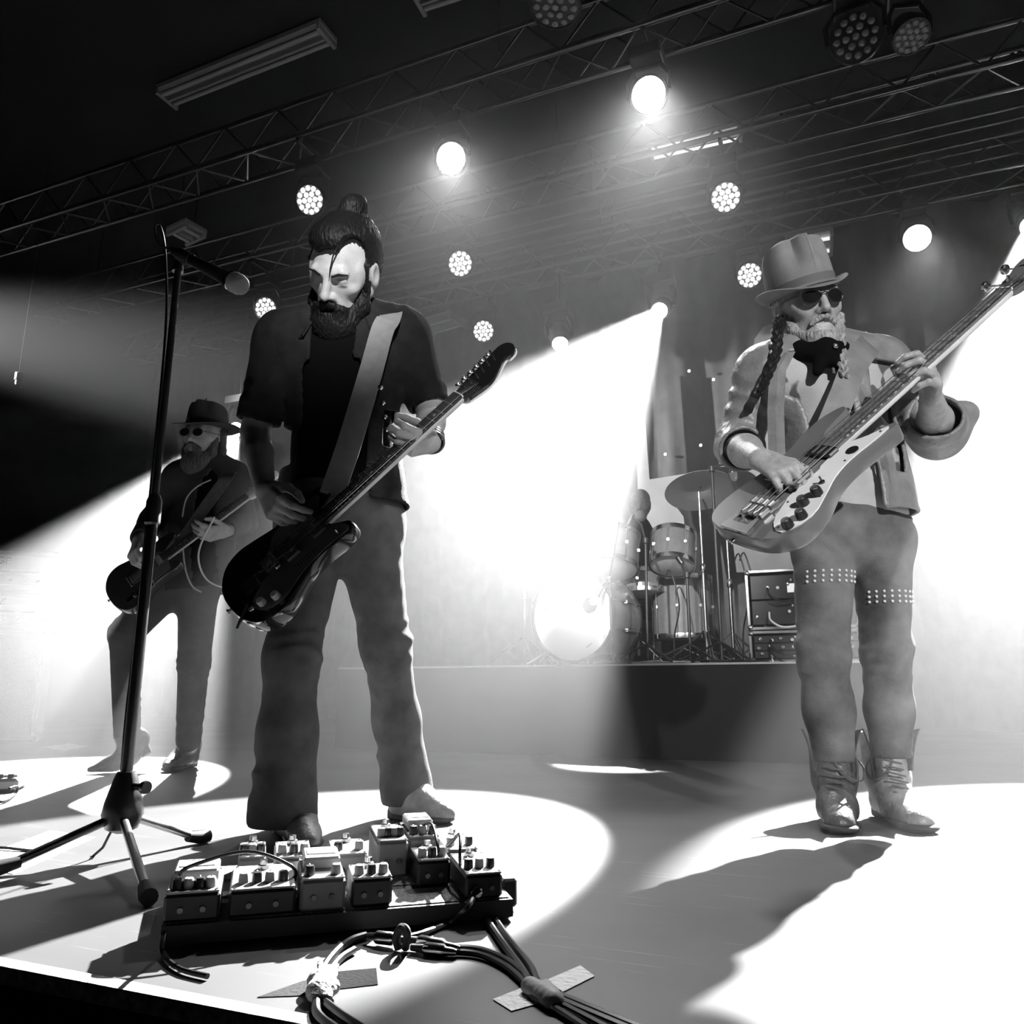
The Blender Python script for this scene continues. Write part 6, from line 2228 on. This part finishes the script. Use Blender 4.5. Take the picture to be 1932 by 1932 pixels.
def cymbal(label, px, py, v, r, base_px, tilt=(0, 0), hat=False):
    c = PV(px, py, v)
    n = (UPV + ud * tilt[0] + vd * tilt[1]).normalized()
    t = thing('cymbal', label, 'cymbal', c, None, 'cymbals of the kit')
    prof = [(.006, .022), (r * .12, .020), (r * .2, .008), (r * .6, .002), (r, -.006), (r, -.0075), (r * .6, .0005), (r * .2, .006), (r * .11, .017), (.006, .019)]
    MB().lathe((0, 0, 0), n, prof, 48, False).build('plate', M_CYM, t, True)
    MB().lathe((0, 0, 0), n, [(.004, .015), (.014, .020), (.014, .034), (.006, .04), (.005, .06)], 12).build('wing_nut', M_METAL, t, True)
    if hat:
        MB().lathe(-n * .012, n, [(q[0], -q[1]) for q in prof], 48, False).build('plate', M_CYM, t, True)
    b = PV(base_px, 1240, v)
    b.z = RT
    s_ = thing('cymbal_stand', 'chrome tripod stand under the ' + label, 'stand', b, None, 'chrome cymbal stands')
    h = c.z - RT - .01
    off = Vector((c.x - b.x, c.y - b.y, 0))
    tripod(s_, h * (.8 if off.length > .03 else 1.0), rot=next(tripod_rot))
    if off.length > .03:
        MB().cyl((0, 0, h * .8), Vector((off.x, off.y, h)), .007, None, 8).build('boom_arm', M_METAL, s_, True)


cymbal('large crash cymbal over the floor tom', 1322, 925, 5.15, .235, 1335, (-.14, .34))
cymbal('crash cymbal behind the boom microphone', 1375, 905, 5.5, .20, 1385, (.12, .25))
cymbal('pair of hi-hat cymbals left pale by the beam', 1050, 1028, 5.6, .19, 1050, (0, .10), True)
cymbal('faint crash cymbal beside the singer', 975, 955, 5.3, .21, 990, (.15, .2))


def boom_mic(label, base, pts, label2, mic_dir, round_base=False):
    """black stand with boom; pts world points up the stand to the mic"""
    b = Vector(base)
    s_ = thing('microphone_stand', label, 'microphone stand', b, None, 'black microphone stands on the riser')
    L = [Vector(p) - b for p in pts]
    MB().tube([Vector((0, 0, .01)), L[0]], .009, 10).build('pole', M_BLACK, s_, True)
    MB().tube(L[:], .007, 8).build('boom', M_BLACK, s_, True)
    MB().lathe(L[0], UPV, [(.012, -.02), (.018, -.015), (.018, .015), (.012, .02)], 10).build('clutch', M_BLACK, s_, True)
    if round_base:
        MB().lathe((0, 0, 0), UPV, [(.12, 0), (.125, .006), (.11, .016), (.02, .024)], 28).build('base_plate', M_BLACK, s_, True)
    else:
        for i in range(3):
            a = .9 + 2.094 * i
            MB().tube([(0, 0, .12), (.26 * math.cos(a), .26 * math.sin(a), .008)], .007, 6).build('leg', M_BLACK, s_, True)
    d = Vector(mic_dir).normalized()
    e = Vector(pts[-1])
    m_ = thing('microphone', label2, 'microphone', e, None, 'drum microphones')
    MB().lathe((0, 0, 0), d, [(.008, -.02), (.016, -.01), (.018, .05), (.025, .06)], 14).build('handle', M_STEEL, m_, True)
    MB().lathe(d * .06, d, [(.025, 0), (.028, .01), (.026, .05), (.015, .068), (.001, .072)], 16).build('grille', M_GRILLE, m_, True)


b = PV(1157, 1245, 4.62)
b.z = RT
boom_mic('short black microphone stand in front of the bass drum', b, [PV(1150, 1095, 4.62), PV(1140, 1100, 4.65), PV(1136, 1108, 4.68)], 'grey microphone pointing into the bass drum port', (-.5, .3, -.8), True)
MB().tube([(0, 0, 0), PV(1168, 985, 4.75) - PV(1150, 1095, 4.62)], .005, 8).build('boom_tail', M_BLACK, bpy.data.objects['microphone_stand.001'], True).location = PV(1150, 1095, 4.62) - b
b = PV(1362, 1242, 4.66)
b.z = RT
boom_mic('tall black microphone stand in front of the crash cymbal', b, [PV(1343, 885, 4.72), PV(1352, 880, 4.8), PV(1378, 872, 5.0)], 'microphone above the crash cymbal', (.3, .5, -.8))
b = PV(1222, 1243, 4.70)
b.z = RT
boom_mic('black microphone stand between the rack toms', b, [PV(1218, 1020, 4.74), PV(1210, 990, 4.85), PV(1192, 975, 4.98)], 'small microphone above the pale rack tom', (-.4, .3, -.8))
b = PV(1303, 1243, 4.80)
b.z = RT
boom_mic('slim black microphone stand beside the floor tom', b, [PV(1296, 1085, 4.82), PV(1290, 1075, 4.86), PV(1285, 1060, 4.9)], 'small microphone under the darker rack tom', (-.2, .5, .6))

# ------------------------------------------------------------------ rack cases
M_CASE = mat('case_laminate', .03, .4)
M_EDGE = mat('aluminium_edging', .65, .3, 1.0)
M_SCREEN = emit_mat('display_lit', .9)
r0, r1 = PV(1416, 1250, 4.78), PV(1632, 1250, 4.78)
RW = (r1 - r0).length


def rack(z, h, label, kind):
    t = thing('rack_case', label, 'case', Vector((r0.x, r0.y, RT + z + .004)), STG, 'rack cases on the riser')
    d = .42
    for nm, c_, s_ in (('case_side', (.006, d / 2, h / 2), (.012, d, h)), ('case_side', (RW - .006, d / 2, h / 2), (.012, d, h)), ('case_top', (RW / 2, d / 2, h - .006), (RW - .024, d, .012)), ('case_bottom', (RW / 2, d / 2, .006), (RW - .024, d, .012)), ('case_back', (RW / 2, d - .006, h / 2), (RW - .024, .012, h - .024))):
        MB().box(c_, s_).build(nm, M_CASE, t)
    for c_, s_ in (((.008, -.004, h / 2), (.018, .012, h)), ((RW - .008, -.004, h / 2), (.018, .012, h)), ((RW / 2, -.004, h - .008), (RW, .012, .018)), ((RW / 2, -.004, .008), (RW, .012, .018))):
        MB().box(c_, s_, None, .003).build('edging', M_EDGE, t)
    for x in (.014, RW - .014):
        for zz in (.014, h - .014):
            MB().sphere((x, -.004, zz), .017, 10, 8).build('ball_corner', M_METAL, t, True)
    rnd = random.Random(int(h * 1000))
    n = 2 if kind == 'amp' else 3
    uh = (h - .05) / n
    for i in range(n):
        zc = .025 + uh * (i + .5)
        pn = MB().box((RW / 2, .03, zc), (RW - .05, .02, uh * .94), None, .002).build('rack_unit', M_BLACK, t)
        for k in range(9):
            x = .06 + (RW - .12) * k / 8 + rnd.uniform(-.01, .01)
            if rnd.random() < .75:
                MB().lathe((x, .02, zc + rnd.uniform(-.2, .2) * uh), (0, -1, 0), [(.010, 0), (.009, .012), (.0005, .013)], 10).build('knob', M_METAL if rnd.random() < .6 else M_WHITE, pn, True)
        for k in range(5):
            MB().box((.25 + .02 * k, .018, zc + uh * .25), (.009, .004, .012)).build('switch', M_WHITE, pn)
        if kind == 'amp' and i == 1:
            MB().box((RW * .43, .018, zc - .01), (.06, .005, .05)).build('display', M_SCREEN, pn)
        MB().tube(smooth_loop([(.12, .015, zc), (.13, -.03, zc - .05), (.2, -.045, zc - .09), (.32, -.03, zc - .07), (.36, .015, zc - .02)], 5, False), .006, 8).build('patch_lead', M_WHITE if i == 0 else M_CABLE, pn, True)
    return t


h1 = (PV(1430, 1190, 4.78) - PV(1430, 1250, 4.78)).length
h2 = (PV(1430, 1076, 4.78) - PV(1430, 1188, 4.78)).length
rack(0, h1, 'lower black rack case with metal edging beside the drums', 'fx')
rack(h1 + .007, h2, 'taller black rack case with display standing on the lower case', 'amp')

# cables along the riser edge
rnd = random.Random(4)
for i in range(9):
    x0 = rnd.uniform(1175, 1300)
    x1 = x0 + rnd.uniform(90, 170)
    pts = []
    for k in range(7):
        q_ = PV(x0 + (x1 - x0) * k / 6, 1245, 4.545 + .02 * i + rnd.uniform(-.02, .02))
        pts.append((q_.x, q_.y, RT + .006 + (.012 if 0 < k < 6 else 0) * rnd.random()))
    tag(MB().tube(smooth_loop(pts, 5, False), .005, 6).build('stage_cable', M_CABLE if i % 3 else M_WHITE, None, True), ('black' if i % 3 else 'white') + ' cable lying along the front of the drum riser', 'cable', 'cables along the riser edge' if i % 3 else 'white cables along the riser edge')
for i, (xa, ya, xb, yb) in enumerate(((1385, 1060, 1400, 1235), (1395, 1058, 1412, 1220), (1255, 1090, 1270, 1240))):
    a, b2 = PV(xa, ya, 5.0), PV(xb, yb, 4.75)
    pts = [a, a + Vector((.03, -.02, .04)), a.lerp(b2, .35) + Vector((.07, 0, 0)), a.lerp(b2, .75) + Vector((.02, 0, 0)), Vector((b2.x, b2.y, RT + .008)), Vector((b2.x - .1, b2.y - .1, RT + .008))]
    tag(MB().tube(smooth_loop([tuple(p) for p in pts], 6, False), .005, 6).build('drum_cable', M_CABLE, None, True), ('black cable hanging behind the rack case', 'second black cable hanging beside the rack case', 'black cable hanging from the darker rack tom')[i], 'cable')

# small pale lamp on a thin drop cable at the stage side
q_ = P(36, 703, 6.6)
t = thing('hanging_lamp', 'small pale cylinder lamp hanging in the dark above the amplifier stack', 'lamp', q_)
MB().lathe((0, 0, 0), UPV, [(.028, -.07), (.03, -.068), (.03, -.005), (.02, .0)], 16).build('shade', mat('pale_shade', .7, .5), t, True)
MB().lathe((0, 0, -.071), UPV, [(.001, -.05), (.018, -.045), (.022, -.02), (.02, 0)], 14).build('bulb', mat('frosted_bulb', .6, .3), t, True)
MB().cyl((0, 0, 0), (0, 0, 5.299 - q_.z), .002, None, 6).build('cord', M_MATT, t)
# ------------------------------------------------------------------ haze
def haze():
    m = bpy.data.materials.new('stage_haze')
    m.use_nodes = True
    nt = m.node_tree
    nt.nodes.remove(nt.nodes['Principled BSDF'])
    v = nt.nodes.new('ShaderNodeVolumeScatter')
    v.inputs['Density'].default_value = HAZE
    v.inputs['Anisotropy'].default_value = 0.45
    nt.links.new(v.outputs[0], nt.nodes['Material Output'].inputs['Volume'])
    o = sbox('haze', -9.49, 5.49, 1.98, BACK + .39, 0.002, 5.29, m, 'stuff')
    tag(o, 'thin stage haze hanging in the light beams', 'haze')


haze()
